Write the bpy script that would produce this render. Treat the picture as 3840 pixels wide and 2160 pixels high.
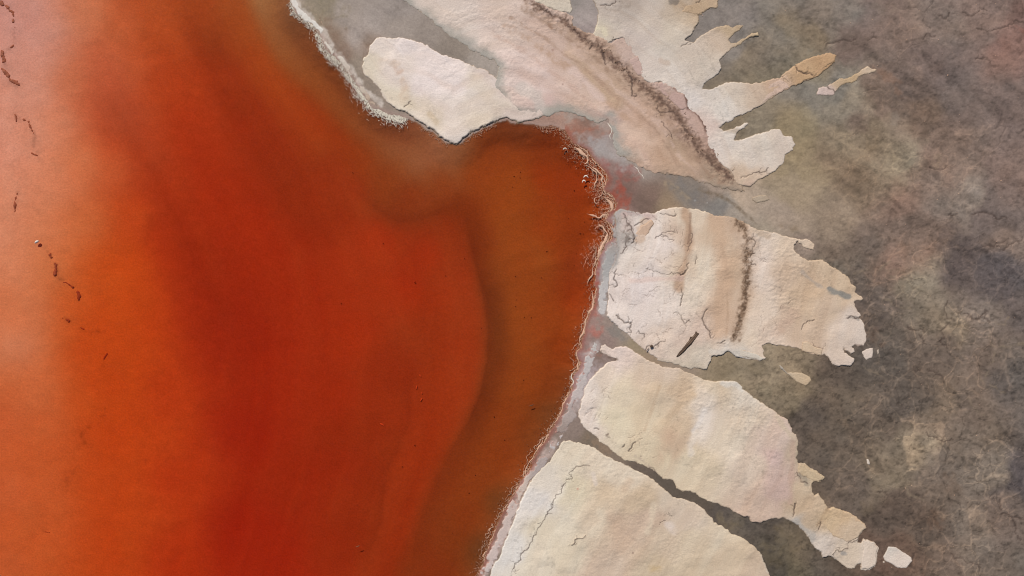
# Red salt lake shore seen straight down from a drone: 40 photo pixels = 1 metre on the ground.
import bpy, math, random
import numpy as np

S = bpy.context.scene
for o in list(bpy.data.objects):
    bpy.data.objects.remove(o)
random.seed(7)
RNG = np.random.default_rng(11)
F32 = np.float32

# ------------------------------------------------------------------ camera, sky, sun, exposure
CAM_H = 90.0
cam_d = bpy.data.cameras.new('camera')
cam_d.sensor_width = 36.0
cam_d.lens = 36.0 * CAM_H / 96.0
cam_d.clip_end = 8000.0
cam = bpy.data.objects.new('camera', cam_d)
cam.location = (0, 0, CAM_H)
S.collection.objects.link(cam)
S.camera = cam

SUN_EL = math.radians(46.0)
SUN_AZ = math.radians(-24.0)          # clockwise from +Y (top of the picture): a little to the left
to_sun = (math.cos(SUN_EL) * math.sin(SUN_AZ), math.cos(SUN_EL) * math.cos(SUN_AZ), math.sin(SUN_EL))
world = bpy.data.worlds.new('World')
S.world = world
world.use_nodes = True
wn = world.node_tree
sky = wn.nodes.new('ShaderNodeTexSky')
sky.sky_type = 'NISHITA'
sky.sun_disc = False
sky.sun_elevation = SUN_EL
sky.sun_rotation = SUN_AZ
wn.nodes['Background'].inputs['Strength'].default_value = 0.052
wn.links.new(sky.outputs['Color'], wn.nodes['Background'].inputs['Color'])
sun_d = bpy.data.lights.new('sun', 'SUN')
sun_d.energy = 3.95
sun_d.angle = math.radians(0.5)
sun_d.color = (1.0, 0.955, 0.89)
sun = bpy.data.objects.new('sun', sun_d)
from mathutils import Vector
sun.rotation_euler = Vector(to_sun).to_track_quat('Z', 'Y').to_euler()
sun.location = (-20, 40, 60)
S.collection.objects.link(sun)
S.view_settings.view_transform = 'Standard'
S.view_settings.look = 'None'
S.view_settings.exposure = 0.0
S.view_settings.gamma = 1.0
S.view_settings.use_curve_mapping = False
S.cycles.volume_bounces = 0
S.cycles.filter_width = 1.05
S.cycles.transparent_max_bounces = 8
S.cycles.max_bounces = 4
S.cycles.diffuse_bounces = 2
S.cycles.glossy_bounces = 2

ILLUM = np.array([1.00, 1.005, 1.045])      # light that a flat white card returns here
ABSORB = np.array([0.08, 1.20, 1.97])     # the brine's absorption per metre
PATH = 1.0 + 1.0 / math.sin(SUN_EL)

# ------------------------------------------------------------------ maths helpers (units: photo pixels on the ground)
def K(c, r, pts):
    return [(c * 960 + x / 2.6833, r * 540 + y / 2.6833) for x, y in pts]
def L(r, pts):
    return [(x / 1.3417, r * 1080 + y / 1.3417) for x, y in pts]
def wx(x): return (np.asarray(x) - 1920.0) / 40.0
def wy(y): return (1080.0 - np.asarray(y)) / 40.0
def lin(c):
    c = np.asarray(c, float) / 255.0
    return np.where(c <= 0.04045, c / 12.92, ((c + 0.055) / 1.055) ** 2.4)
def alb(c): return lin(c) / ILLUM
def sstep(a, b, x):
    t = np.clip((x - a) / (b - a), 0, 1)
    return t * t * (3 - 2 * t)
def _hash(ix, iy, seed):
    h = (ix.astype(np.int64) * 374761393 + iy.astype(np.int64) * 668265263 + seed * 2147483647 + 1013904223) & 0xffffffff
    h = ((h ^ (h >> 13)) * 1274126177) & 0xffffffff
    h = ((h ^ (h >> 16)) * 2246822519) & 0xffffffff
    return ((h ^ (h >> 15)) & 0xffffff).astype(F32) / F32(0xffffff)
def vnoise(x, y, seed=0):
    xi = np.floor(x); yi = np.floor(y)
    fx = (x - xi).astype(F32); fy = (y - yi).astype(F32)
    u = fx * fx * fx * (fx * (fx * 6 - 15) + 10); v = fy * fy * fy * (fy * (fy * 6 - 15) + 10)
    a = _hash(xi, yi, seed); b = _hash(xi + 1, yi, seed); c = _hash(xi, yi + 1, seed); d = _hash(xi + 1, yi + 1, seed)
    return (a + (b - a) * u) * (1 - v) + (c + (d - c) * u) * v
def fbm(x, y, wl, octv=4, seed=0, gain=0.5):
    """noise in -1..1, wl = longest wavelength in pixels"""
    s = 0; a = 1.0; t = 0
    x = np.asarray(x, np.float64) / wl; y = np.asarray(y, np.float64) / wl
    for k in range(octv):
        ca, sa = math.cos(k * 1.3 + 0.4), math.sin(k * 1.3 + 0.4)
        s = s + a * (vnoise(x * ca - y * sa + 17.3 * k, x * sa + y * ca - 9.1 * k, seed + k * 7) * 2 - 1)
        t += a; a *= gain; x = x * 2.03; y = y * 2.03
    return s / t * 1.6
def worley(x, y, wl, seed=0):
    """F1 and F2-F1 in cell units"""
    x = np.asarray(x) / wl; y = np.asarray(y) / wl
    xi = np.floor(x); yi = np.floor(y)
    f1 = np.full(x.shape, 9.0, F32); f2 = np.full(x.shape, 9.0, F32)
    for dx in (-1, 0, 1):
        for dy in (-1, 0, 1):
            cx = xi + dx; cy = yi + dy
            px = cx + _hash(cx, cy, seed); py = cy + _hash(cx, cy, seed + 5)
            d = np.hypot(px - x, py - y).astype(F32)
            f2 = np.minimum(f2, np.maximum(f1, d)); f1 = np.minimum(f1, d)
    return f1, f2 - f1
def seg_dist(x, y, pts):
    """distance to an open polyline and which side (+ right of travel on screen) the nearest bit is on"""
    best = np.full(x.shape, 1e12, F32); side = np.zeros(x.shape, F32)
    for (ax, ay), (bx, by) in zip(pts[:-1], pts[1:]):
        dx, dy = bx - ax, by - ay
        ll = dx * dx + dy * dy + 1e-9
        t = np.clip(((x - ax) * dx + (y - ay) * dy) / ll, 0, 1)
        ex = x - (ax + t * dx); ey = y - (ay + t * dy)
        d = ex * ex + ey * ey
        m = d < best
        best = np.where(m, d, best)
        side = np.where(m, np.sign(dx * ey - dy * ex), side)
    return np.sqrt(best), side
def sdf(x, y, poly):
    """signed distance to a closed polygon, positive inside"""
    best = np.full(x.shape, 1e12, F32); ins = np.zeros(x.shape, bool)
    n = len(poly)
    for i in range(n):
        ax, ay = poly[i]; bx, by = poly[(i + 1) % n]
        dx, dy = bx - ax, by - ay
        ll = dx * dx + dy * dy + 1e-9
        t = np.clip(((x - ax) * dx + (y - ay) * dy) / ll, 0, 1)
        ex = x - (ax + t * dx); ey = y - (ay + t * dy)
        np.minimum(best, ex * ex + ey * ey, out=best)
        if ay != by:
            c = ((ay > y) != (by > y)) & (x < (bx - ax) * (y - ay) / (by - ay) + ax)
            ins ^= c
    d = np.sqrt(best)
    return np.where(ins, d, -d)
def ctrl(x, y, pts, soft=45.0, p=2.0):
    """smooth blend of values given at control points: (x, y, values...)"""
    acc = 0; wt = 0
    for q in pts:
        s_ = q[3] if len(q) > 3 else soft
        w = (s_ / soft) ** (2 * p - 2) / ((x - q[0]) ** 2 + (y - q[1]) ** 2 + s_ * s_) ** p
        acc = acc + w[:, None] * np.asarray(q[2], F32)[None, :]
        wt = wt + w
    return acc / wt[:, None]
def box_of(x, y, pts, pad):
    xs = [p[0] for p in pts]; ys = [p[1] for p in pts]
    return np.nonzero((x > min(xs) - pad) & (x < max(xs) + pad) & (y > min(ys) - pad) & (y < max(ys) + pad))[0]
def stroke(x, y, col, pts, w, colour, strength=1.0, soft=0.7, wob=0.35, wl=60, breakup=0.0, seed=3, z=None, dz=0.0):
    """stain of its own colour along a line (a single point makes a spot); dz raises or cuts the surface there"""
    if len(pts) == 1: pts = [pts[0], (pts[0][0] + 0.1, pts[0][1])]
    i = box_of(x, y, pts, w * 1.8)
    if not len(i): return
    X, Y = x[i], y[i]
    d, _ = seg_dist(X, Y, pts)
    d = d + fbm(X, Y, wl, 3, seed) * w * wob
    m = 1 - sstep(w * (1 - soft), w, d)
    if breakup: m = m * np.clip(1 - breakup + breakup * (fbm(X, Y, wl * 0.5, 3, seed + 40) * 1.6 + 0.5), 0, 1)
    if z is not None and dz: z[i] += dz * m
    if colour is not None:
        m = (m * strength)[:, None]
        col[i] = col[i] * (1 - m) + alb(colour)[None, :] * m
def wander(pts, amp, seed):
    R = random.Random(seed)
    for lev in range(3):
        q = [pts[0]]
        for (ax, ay), (bx, by) in zip(pts[:-1], pts[1:]):
            ln = math.hypot(bx - ax, by - ay)
            if ln > 9:
                k = R.gauss(0, amp); q.append(((ax + bx) / 2 - (by - ay) * k, (ay + by) / 2 + (bx - ax) * k))
            q.append((bx, by))
        pts = q
    return pts
def crack(x, y, col, z, pts, w, depth, colour=(86, 68, 60), strength=0.8, seed=21):
    """a crooked drying crack, cut into the surface, with damp mud showing in it"""
    w = w * 0.72; p = wander(pts, 0.17, int(pts[0][0]) + seed)
    stroke(x, y, col, p, w, colour, strength, 0.8, 0.25, 30, 0.0, seed, z, -depth)
    R = random.Random(int(pts[0][1]))
    for k in range(len(p) // 4):                               # short side cracks
        a = p[R.randrange(1, len(p))]; an = R.uniform(0, 6.28); ln = R.uniform(8, 26)
        stroke(x, y, col, wander([a, (a[0] + math.cos(an) * ln, a[1] + math.sin(an) * ln)], 0.2, k), w * 0.6, colour, strength * 0.7, 0.9, 0.2, 30, 0.0, seed, z, -depth * 0.6)
def hairlines(poly, n, seed, l0=14, l1=70):
    """random fine cracks over part of a slab"""
    R = random.Random(seed); out = []
    xs = [p[0] for p in poly]; ys = [p[1] for p in poly]
    while len(out) < n:
        a = (R.uniform(min(xs), max(xs)), R.uniform(min(ys), max(ys)))
        if sdf(np.array([a[0]]), np.array([a[1]]), poly)[0] < 4: continue
        an = R.uniform(0, 6.28); ln = R.uniform(l0, l1) / 2; pts = [a]
        for k in range(2):
            an += R.uniform(-0.7, 0.7); a = (a[0] + math.cos(an) * ln, a[1] + math.sin(an) * ln); pts.append(a)
        out.append((pts, R.uniform(1.5, 2.4), R.uniform(0.012, 0.03), (132, 108, 96), 0.5))
    return out

# ------------------------------------------------------------------ object helpers
def link(o, parent=None):
    S.collection.objects.link(o)
    if parent: o.parent = parent
    return o
def mesh_obj(name, V, FQ, mat, parent=None, col=None, smooth=True, loops=None):
    """one mesh object from arrays; FQ is (n,3) or (n,4)"""
    me = bpy.data.meshes.new(name)
    FQ = np.asarray(FQ); k = FQ.shape[1]
    me.vertices.add(len(V)); me.vertices.foreach_set('co', np.asarray(V, F32).ravel())
    me.loops.add(FQ.size); me.loops.foreach_set('vertex_index', FQ.astype(np.int32).ravel())
    me.polygons.add(len(FQ))
    me.polygons.foreach_set('loop_start', np.arange(0, FQ.size, k, dtype=np.int32))
    me.polygons.foreach_set('loop_total', np.full(len(FQ), k, np.int32))
    me.polygons.foreach_set('use_smooth', np.full(len(FQ), smooth, bool))
    if col is not None:
        a = me.attributes.new('Col', 'FLOAT_COLOR', 'POINT')
        c = np.ones((len(V), 4), F32); c[:, :3] = col
        a.data.foreach_set('color', c.ravel())
    me.update(calc_edges=True); me.validate()
    me.materials.append(mat)
    return link(bpy.data.objects.new(name, me), parent)
def tag(o, label=None, cat=None, group=None, kind=None):
    if label: o['label'] = label
    if cat: o['category'] = cat
    if group: o['group'] = group
    if kind: o['kind'] = kind
    return o
def material(name, colour=None, rough=0.85, var=0.12, scale=6.0, bump=0.25, bscale=14.0, spec=0.25, bdist=0.02, stretch=None):
    """procedural material: own colour (attribute or fixed) broken up by noise, fine relief as bump"""
    m = bpy.data.materials.new(name); m.use_nodes = True
    n = m.node_tree.nodes; l = m.node_tree.links
    b = n['Principled BSDF']
    b.inputs['Roughness'].default_value = rough
    b.inputs['Specular IOR Level'].default_value = spec
    tc = n.new('ShaderNodeTexCoord')
    nz = n.new('ShaderNodeTexNoise'); nz.inputs['Scale'].default_value = scale; nz.inputs['Detail'].default_value = 6; nz.inputs['Roughness'].default_value = 0.65
    l.new(tc.outputs['Object'], nz.inputs['Vector'])
    mr = n.new('ShaderNodeMapRange')
    mr.inputs['From Min'].default_value = 0.25; mr.inputs['From Max'].default_value = 0.75
    mr.inputs['To Min'].default_value = 1 - var; mr.inputs['To Max'].default_value = 1 + var
    l.new(nz.outputs['Fac'], mr.inputs['Value'])
    mx = n.new('ShaderNodeVectorMath'); mx.operation = 'MULTIPLY'
    if colour is None:
        at = n.new('ShaderNodeAttribute'); at.attribute_name = 'Col'
        l.new(at.outputs['Color'], mx.inputs[0])
    else:
        mx.inputs[0].default_value = tuple(alb(colour))
    l.new(mr.outputs['Result'], mx.inputs[1])
    l.new(mx.outputs['Vector'], b.inputs['Base Color'])
    if bump:
        n2 = n.new('ShaderNodeTexNoise'); n2.inputs['Scale'].default_value = bscale; n2.inputs['Detail'].default_value = 5; n2.inputs['Roughness'].default_value = 0.6
        if stretch:
            mp = n.new('ShaderNodeMapping'); mp.inputs['Scale'].default_value = stretch
            l.new(tc.outputs['Object'], mp.inputs['Vector']); l.new(mp.outputs['Vector'], n2.inputs['Vector'])
        else: l.new(tc.outputs['Object'], n2.inputs['Vector'])
        bp = n.new('ShaderNodeBump'); bp.inputs['Strength'].default_value = bump; bp.inputs['Distance'].default_value = bdist
        l.new(n2.outputs['Fac'], bp.inputs['Height'])
        l.new(bp.outputs['Normal'], b.inputs['Normal'])
    return m
M_GROUND = material('mud_and_lake_bed', None, 0.8, 0.17, 6.0, 0.8, 6.0, 0.2, 0.03)
M_CRUST = material('salt_crust', None, 0.8, 0.13, 8.0, 1.0, 7.5, 0.25, 0.028, (1.0, 1.4, 1.0))
M_WHITE = material('salt_white', (214, 204, 194), 0.6, 0.12, 9.0, 0.2, 20.0, 0.4)
M_FOAM = material('salt_foam', (206, 166, 142), 0.55, 0.16, 5.0, 0.3, 18.0, 0.4)
M_CLOD = material('dark_clods', (138, 110, 90), 0.9, 0.35, 2.0, 0.3, 20.0, 0.15)
M_STONE = material('stone', (112, 84, 64), 0.7, 0.25, 8.0, 0.3, 20.0, 0.3)
M_NEEDLE = material('salt_needles', (236, 228, 216), 0.6, 0.1, 9.0, 0.0)
M_PALE = material('pale_stone', (214, 206, 198), 0.5, 0.15, 8.0, 0.2, 20.0, 0.4)
M_REEF = material('reef', (150, 112, 100), 0.9, 0.25, 4.0, 0.3, 10.0, 0.1)
M_WOOD = material('driftwood', (92, 74, 62), 0.8, 0.35, 3.0, 0.4, 12.0, 0.2)

# ------------------------------------------------------------------ traced lines: the shore
SHORE = ([(-3000, -9000), (300, -2600), (820, -700), (985, -200)]
  + K(1, 0, [(340, 0), (390, 130), (520, 210), (620, 310), (690, 470), (740, 540), (850, 620), (920, 720), (1010, 850), (1080, 960),
             (1170, 1080), (1290, 1130), (1420, 1170), (1540, 1195), (1640, 1255), (1760, 1335), (1850, 1398), (1910, 1433), (2000, 1449),
             (2080, 1430), (2190, 1345), (2310, 1285), (2440, 1225), (2530, 1212)])
  + K(2, 0, [(0, 1232), (120, 1252), (280, 1270), (430, 1275), (520, 1310), (580, 1370)])
  + K(2, 1, [(640, 0), (760, 60), (800, 130), (870, 200), (940, 280), (965, 350), (950, 420), (915, 460), (960, 490), (1030, 530), (1060, 600),
             (1040, 650), (970, 700), (950, 760), (1000, 800), (1030, 850), (1030, 900), (1010, 960), (950, 1010), (900, 1080), (870, 1180), (845, 1250), (838, 1350), (850, 1440)])
  + K(2, 2, [(855, 60), (835, 150), (785, 230), (750, 330), (720, 450), (695, 540), (705, 600), (650, 660), (695, 750), (670, 830), (615, 870), (625, 950),
             (585, 1050), (535, 1150), (485, 1280), (435, 1370), (400, 1449)])
  + K(2, 3, [(350, 60), (260, 200), (190, 350), (140, 450), (60, 550), (0, 660)])
  + K(1, 3, [(2490, 810), (2430, 940), (2360, 1100), (2300, 1280), (2240, 1449)])
  + [(1700, 2420), (1480, 3000), (600, 5600), (-3000, 12000)])
W_STRIP = K(1, 0, [(390, -40), (440, 100), (560, 200), (680, 320), (740, 450), (800, 540), (900, 640), (1000, 760), (1080, 880), (1180, 980), (1260, 1060)])
SHORE_LOW = [p for p in SHORE if 300 < p[1] < 2500 and p[0] > 1300]
LAKE = SHORE + [(-90000, 60000), (-90000, -60000)]

# colours read off the water (photo pixel, sRGB); the depth of brine over the bed is sounded from them
WATER = [
 (0, 30, (198, 140, 134)), (90, 90, (198, 138, 132)), (190, 120, (200, 136, 124)), (150, 200, (202, 142, 132)), (40, 240, (202, 142, 132)), (130, 350, (206, 142, 128)), (30, 420, (208, 142, 126)), (110, 520, (210, 140, 120)), (200, 460, (206, 128, 100)), (20, 560, (210, 140, 122)), (180, 680, (208, 128, 98)), (170, 850, (206, 124, 90)), (20, 850, (208, 134, 108)), (180, 1000, (204, 116, 74)), (110, 1150, (204, 118, 82)), (60, 700, (212, 138, 114)), (60, 1000, (208, 130, 100)), (60, 1300, (204, 126, 96)),
 (60, 1600, (192, 92, 54)), (60, 1850, (196, 98, 60)), (60, 2120, (190, 92, 52)), (330, 60, (198, 118, 86)), (300, 300, (204, 122, 88)), (300, 600, (206, 118, 80)),
 (300, 850, (200, 105, 62)), (300, 1100, (198, 92, 42)), (300, 1500, (190, 76, 26)), (300, 1800, (190, 76, 28)), (300, 2100, (186, 72, 25)), (460, 90, (188, 92, 54)),
 (520, 230, (190, 88, 50)), (380, 320, (184, 88, 58)), (450, 430, (172, 76, 44)), (500, 560, (176, 68, 30)), (430, 620, (198, 92, 52)), (500, 800, (190, 72, 26)), (500, 1000, (188, 66, 16)),
 (600, 700, (172, 56, 20)), (640, 850, (165, 48, 15)), (560, 1200, (182, 60, 15)), (600, 1500, (172, 52, 15)), (600, 1800, (170, 50, 15)), (600, 2100, (165, 45, 14)),
 (600, 120, (176, 76, 34)), (700, 40, (158, 70, 28)), (600, 340, (180, 70, 30)), (720, 300, (164, 56, 19)), (700, 500, (165, 52, 17)), (760, 720, (158, 42, 14)), (760, 1150, (160, 40, 14)),
 (700, 980, (158, 42, 14)), (800, 960, (150, 34, 14)), (900, 480, (150, 40, 15)), (850, 280, (152, 46, 16)), (790, 110, (138, 56, 20)), 
 
  (950, 700, (150, 37, 14)), (900, 1200, (146, 30, 14)), (900, 1600, (148, 28, 13)), (900, 2000, (150, 28, 13)),
 (1100, 900, (150, 37, 14)), (1100, 1100, (152, 36, 14)), (1000, 1400, (152, 33, 14)), (1100, 1800, (146, 33, 14)), (1000, 2120, (150, 30, 14)), (1250, 1000, (154, 42, 15)), (1300, 1250, (154, 40, 14)), (1250, 1500, (150, 36, 14)),
 (1300, 1750, (142, 33, 14)), (1250, 2050, (142, 34, 14)), (1400, 920, (158, 47, 16)), (1300, 700, (146, 48, 17)), (1240, 620, (142, 44, 16)), (1450, 680, (138, 60, 22)), (1550, 740, (134, 54, 20)),
 (1650, 690, (136, 58, 22)), (1640, 590, (148, 92, 66)), (1700, 580, (146, 92, 60)), (1540, 570, (138, 84, 54)), (1380, 560, (140, 62, 24)), (1500, 620, (140, 66, 28)), (1640, 640, (138, 66, 28)),
 (1780, 640, (140, 60, 20)), (1850, 560, (130, 56, 20)), (1920, 500, (118, 52, 22)), (1600, 950, (156, 46, 16)), (1500, 1080, (156, 43, 15)), (1660, 1100, (154, 50, 17)), (1950, 700, (140, 64, 20)),
 (2050, 560, (126, 50, 18)), (2040, 660, (140, 52, 14)), (1880, 820, (142, 66, 22)), (2000, 980, (144, 68, 24)), (2120, 700, (136, 50, 16)), (2140, 850, (134, 52, 15)), (2060, 850, (146, 60, 18)), (2180, 1000, (130, 50, 18)), (2160, 1120, (138, 50, 14)), (1750, 940, (124, 42, 15)),
 (1720, 860, (122, 42, 15)), (1860, 1000, (140, 66, 24)), (1940, 1200, (140, 64, 22)), (2050, 1200, (142, 62, 20)), (2130, 1300, (132, 52, 14)), (2080, 1450, (118, 52, 18)), (1980, 1450, (138, 62, 20)),
 (1860, 1400, (124, 54, 20)), (1740, 1300, (152, 50, 17)), (1700, 1450, (154, 52, 17)), (1640, 1600, (154, 50, 16)), (1480, 1400, (142, 38, 15)), (1420, 1600, (140, 37, 14)), (1500, 1560, (148, 42, 15)), (1560, 1750, (152, 48, 15)),
 (1400, 1800, (140, 36, 14)), (1330, 2000, (140, 36, 14)), (1500, 1950, (150, 48, 16)), (1430, 2120, (146, 46, 16)), (1660, 1790, (124, 46, 17)), (1800, 1700, (132, 58, 18)), (1760, 1850, (134, 58, 20)), (1900, 1650, (132, 58, 20)),
 (1600, 2000, (128, 46, 16)), (1580, 2120, (132, 46, 16)), (1720, 2030, (120, 52, 18)), (1850, 1880, (100, 52, 22)), (1780, 2060, (92, 48, 22)), (1980, 1640, (112, 52, 20)), (2040, 1540, (104, 52, 22)), (1300, 1620, (140, 35, 14)),
]
BANDS = [
 [(975, 0, (156, 109, 71)), (1020, 90, (148, 94, 56)), (1085, 210, (146, 86, 46)), (1180, 320, (146, 81, 39)), (1290, 425, (144, 77, 37)), (1420, 540, (136, 77, 44)), (1540, 590, (140, 83, 53)), (1640, 604, (148, 89, 60)), (1700, 575, (140, 75, 42))],
 [(1075, 50, (118, 71, 44)), (1160, 180, (115, 62, 34)), (1230, 285, (110, 55, 27)), (1320, 390, (108, 53, 27)), (1420, 470, (112, 56, 31)), (1510, 520, (122, 62, 36))],
 [(850, 10, (150, 70, 29)), (920, 130, (152, 66, 24)), (1010, 270, (156, 60, 18)), (1120, 400, (154, 56, 17)), (1240, 510, (150, 56, 17)), (1350, 610, (144, 57, 18))],
 [(700, 10, (142, 58, 21)), (760, 130, (134, 48, 16)), (860, 330, (138, 40, 14)), (960, 520, (141, 37, 14)), (1060, 680, (137, 37, 14)), (1200, 840, (141, 38, 14))],
 [(370, 260, (188, 92, 62)), (440, 400, (173, 72, 42)), (520, 560, (166, 60, 28)), (600, 700, (161, 52, 18)), (700, 900, (151, 40, 14)), (790, 1100, (146, 32, 14)), (860, 1300, (146, 30, 14))],
 [(620, 20, (176, 80, 38)), (650, 200, (170, 66, 26)), (700, 420, (166, 54, 18)), (780, 600, (158, 45, 15)), (900, 820, (158, 40, 14)), (1000, 960, (156, 38, 14))],
 [(430, 1000, (194, 76, 22)), (440, 1200, (192, 72, 20)), (420, 1400, (186, 68, 18)), (430, 1600, (184, 66, 18)), (430, 1800, (186, 68, 20)), (420, 2120, (182, 66, 20))],
 [(1745, 800, (118, 42, 15)), (1795, 1000, (112, 44, 16)), (1848, 1150, (104, 48, 20)), (1862, 1260, (104, 50, 20)), (1842, 1400, (112, 50, 19)), (1780, 1570, (116, 48, 18)), (1690, 1740, (120, 47, 17)), (1610, 1920, (122, 46, 16)), (1560, 2140, (124, 46, 16))],
 [(1700, 860, (142, 44, 15)), (1740, 1040, (150, 48, 17)), (1778, 1180, (152, 50, 17)), (1772, 1340, (152, 50, 17)), (1730, 1480, (153, 51, 17)), (1660, 1640, (153, 50, 16)), (1560, 1850, (151, 49, 16)), (1490, 2030, (150, 48, 16))],
 [(1880, 640, (140, 62, 20)), (1910, 820, (143, 66, 22)), (1930, 1000, (144, 67, 23)), (1950, 1200, (143, 66, 22)), (1940, 1350, (141, 65, 22)), (1895, 1520, (137, 61, 20)), (1820, 1680, (134, 58, 19)), (1745, 1860, (133, 57, 19)), (1690, 2060, (127, 53, 18))],
 [(140, 1450, (202, 110, 70)), (150, 1650, (192, 88, 44)), (160, 1850, (194, 90, 46)), (160, 2120, (190, 86, 40))],
]
MUD = [
 (1130, 30, (150, 138, 122)), (1180, 60, (142, 130, 108)), (1300, 60, (162, 152, 142)), (1400, 80, (166, 157, 149)), (1500, 100, (160, 150, 140)), (1240, 140, (136, 118, 100)), (1290, 200, (138, 118, 102)), (1350, 130, (166, 156, 148)),
 (1390, 145, (150, 132, 116)), (1700, 190, (140, 130, 118)), (1600, 130, (150, 140, 130)), (1800, 240, (156, 148, 138)), (1335, 240, (146, 134, 118)), (1220, 20, (145, 135, 115)), (1500, 20, (150, 142, 135)), (2190, 60, (166, 157, 152)), (2200, 130, (160, 148, 144)), (2160, 20, (145, 140, 134)),
 (2700, 120, (128, 122, 116)), (2800, 60, (124, 118, 112)), (2900, 60, (118, 112, 102)), (2800, 200, (126, 116, 98)), (3000, 150, (122, 110, 90)), (3100, 60, (118, 110, 100)), (3300, 60, (114, 99, 91)), (3500, 60, (124, 108, 97)), (3700, 60, (126, 107, 97)),
 (3810, 150, (130, 102, 92)), (3500, 250, (110, 95, 88)), (3200, 160, (108, 94, 86)), (3300, 400, (118, 100, 86)), (3600, 400, (116, 100, 91)), (3800, 400, (110, 95, 88)), (3150, 350, (138, 128, 110)), (3000, 330, (130, 124, 112)), (3000, 220, (136, 126, 104)), (2850, 260, (122, 112, 92)), (2760, 160, (122, 118, 112)),
 (2760, 400, (132, 118, 94)), (2850, 430, (136, 126, 106)), (3000, 500, (142, 128, 98)), (3200, 500, (136, 121, 98)), (2980, 600, (148, 132, 100)), (3120, 300, (126, 122, 112)), (3400, 340, (112, 96, 86)), (3460, 470, (120, 100, 84)),
 (2950, 700, (162, 145, 118)), (2900, 800, (164, 148, 130)), (3000, 860, (158, 142, 122)), (3150, 800, (148, 132, 112)), (3200, 650, (132, 114, 92)), (3400, 650, (132, 113, 96)), (3350, 600, (142, 130, 108)), (3420, 720, (140, 114, 98)), (3600, 700, (130, 111, 97)), (3500, 600, (126, 106, 92)), (3800, 650, (128, 108, 97)),
 (3720, 800, (112, 99, 92)), (3620, 760, (132, 120, 108)), (3450, 850, (126, 106, 92)), (3300, 900, (118, 102, 89)), (3650, 960, (94, 84, 80)), (3760, 1040, (90, 83, 82)), (3800, 900, (128, 110, 97)), (3250, 1030, (106, 96, 86)), (3450, 1085, (138, 127, 108)), (3170, 960, (128, 112, 96)), (3330, 1000, (126, 104, 88)), (3380, 980, (132, 106, 90)), (3160, 1000, (112, 102, 88)),
 (3020, 930, (142, 126, 112)), (3300, 1150, (110, 98, 88)), (3500, 1200, (130, 118, 100)), (3650, 1180, (124, 111, 99)), (3800, 1120, (100, 90, 85)), (3300, 1330, (98, 87, 77)), (3500, 1350, (102, 91, 81)), (3700, 1350, (114, 101, 90)), (3400, 1500, (96, 86, 76)), (3200, 1400, (96, 85, 74)), (3200, 1500, (106, 94, 80)), (3050, 1580, (92, 83, 74)),
 (2960, 1480, (122, 110, 88)), (2850, 1350, (138, 124, 100)), (2750, 1400, (142, 128, 102)), (3150, 1600, (98, 88, 76)), (3300, 1600, (102, 90, 78)), (3600, 1550, (112, 99, 87)), (3480, 1560, (122, 107, 90)), (3800, 1500, (100, 90, 82)), (3400, 1680, (132, 119, 99)), (3100, 1720, (98, 87, 75)), (3200, 1850, (102, 91, 80)), (3500, 1780, (106, 95, 84)), (3700, 1720, (122, 110, 96)),
 (3835, 1780, (84, 77, 76)), (3400, 1950, (96, 83, 72)), (3350, 1780, (122, 109, 90)), (3650, 1980, (120, 108, 95)), (3800, 1950, (108, 95, 85)), (3500, 2120, (108, 94, 82)), (3750, 2130, (108, 96, 84)), (3000, 2000, (106, 94, 76)), (2950, 2120, (102, 92, 72)), (2850, 1970, (84, 77, 70)), (2800, 1930, (104, 94, 80)), (2720, 1890, (90, 82, 74)), (2600, 1850, (94, 84, 72)),
 (2400, 1750, (104, 92, 80)), (2480, 1800, (92, 83, 72)), (2300, 1690, (128, 113, 96)), (2200, 1640, (118, 106, 90)), (2450, 1330, (150, 130, 106)), (2520, 1370, (146, 130, 112)), (2330, 1240, (140, 128, 116)), (2260, 1200, (142, 126, 116)), (2240, 1280, (140, 120, 112)), (2150, 1600, (138, 122, 112)), (2380, 1290, (146, 132, 106)), (3120, 2140, (90, 80, 68)), (2880, 2130, (80, 74, 64)), (3320, 2040, (104, 84, 70)),
 (2350, 700, (124, 98, 88)), (2450, 740, (122, 100, 88)), (2520, 770, (144, 124, 98)), (2600, 720, (126, 119, 110)), (2700, 790, (132, 130, 124)), (2300, 640, (134, 106, 98)), (2270, 590, (150, 142, 138)), (2220, 520, (140, 112, 100)), (2400, 620, (158, 148, 138)), (2320, 600, (158, 150, 146)), (2760, 840, (158, 148, 134)), (2650, 690, (160, 144, 128)), (2830, 880, (150, 140, 122)),
 (2780, 720, (176, 158, 136)), (2300, 760, (142, 104, 92)), (2120, 470, (160, 128, 112)), (2190, 490, (140, 108, 92)), (2270, 470, (160, 142, 132)), (2310, 850, (160, 148, 146)), (2280, 1000, (164, 160, 162)), (2180, 1420, (166, 154, 156)),
]

# ------------------------------------------------------------------ the ground: lake bed and mud flat in one sheet out to the horizon
def axis(lo, hi, step, far):
    a = list(np.arange(lo, hi + step, step))
    g = step; up = a[-1]; dn = a[0]; ups = []; dns = []
    while up < far:
        g *= 1.45; up += g; dn -= g; ups.append(up); dns.append(dn)
    return np.array(dns[::-1] + a + ups)
gx = axis(-160, 4000, 4.0, 60000); gy = axis(-160, 2320, 4.0, 60000)
GX, GY = np.meshgrid(gx, gy)
NX, NY = len(gx), len(gy)
X = GX.ravel(); Y = GY.ravel()

near_shore = box_of(X, Y, SHORE[4:-4], 400)
sd = sdf(X, Y, LAKE)                                                    # + in the lake
sd[near_shore] += (fbm(X[near_shore], Y[near_shore], 26, 3, 5) * 4.5).astype(F32)
lake = sd > 0
Z = np.zeros(len(X), F32)
COL = np.zeros((len(X), 3), F32)

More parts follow.
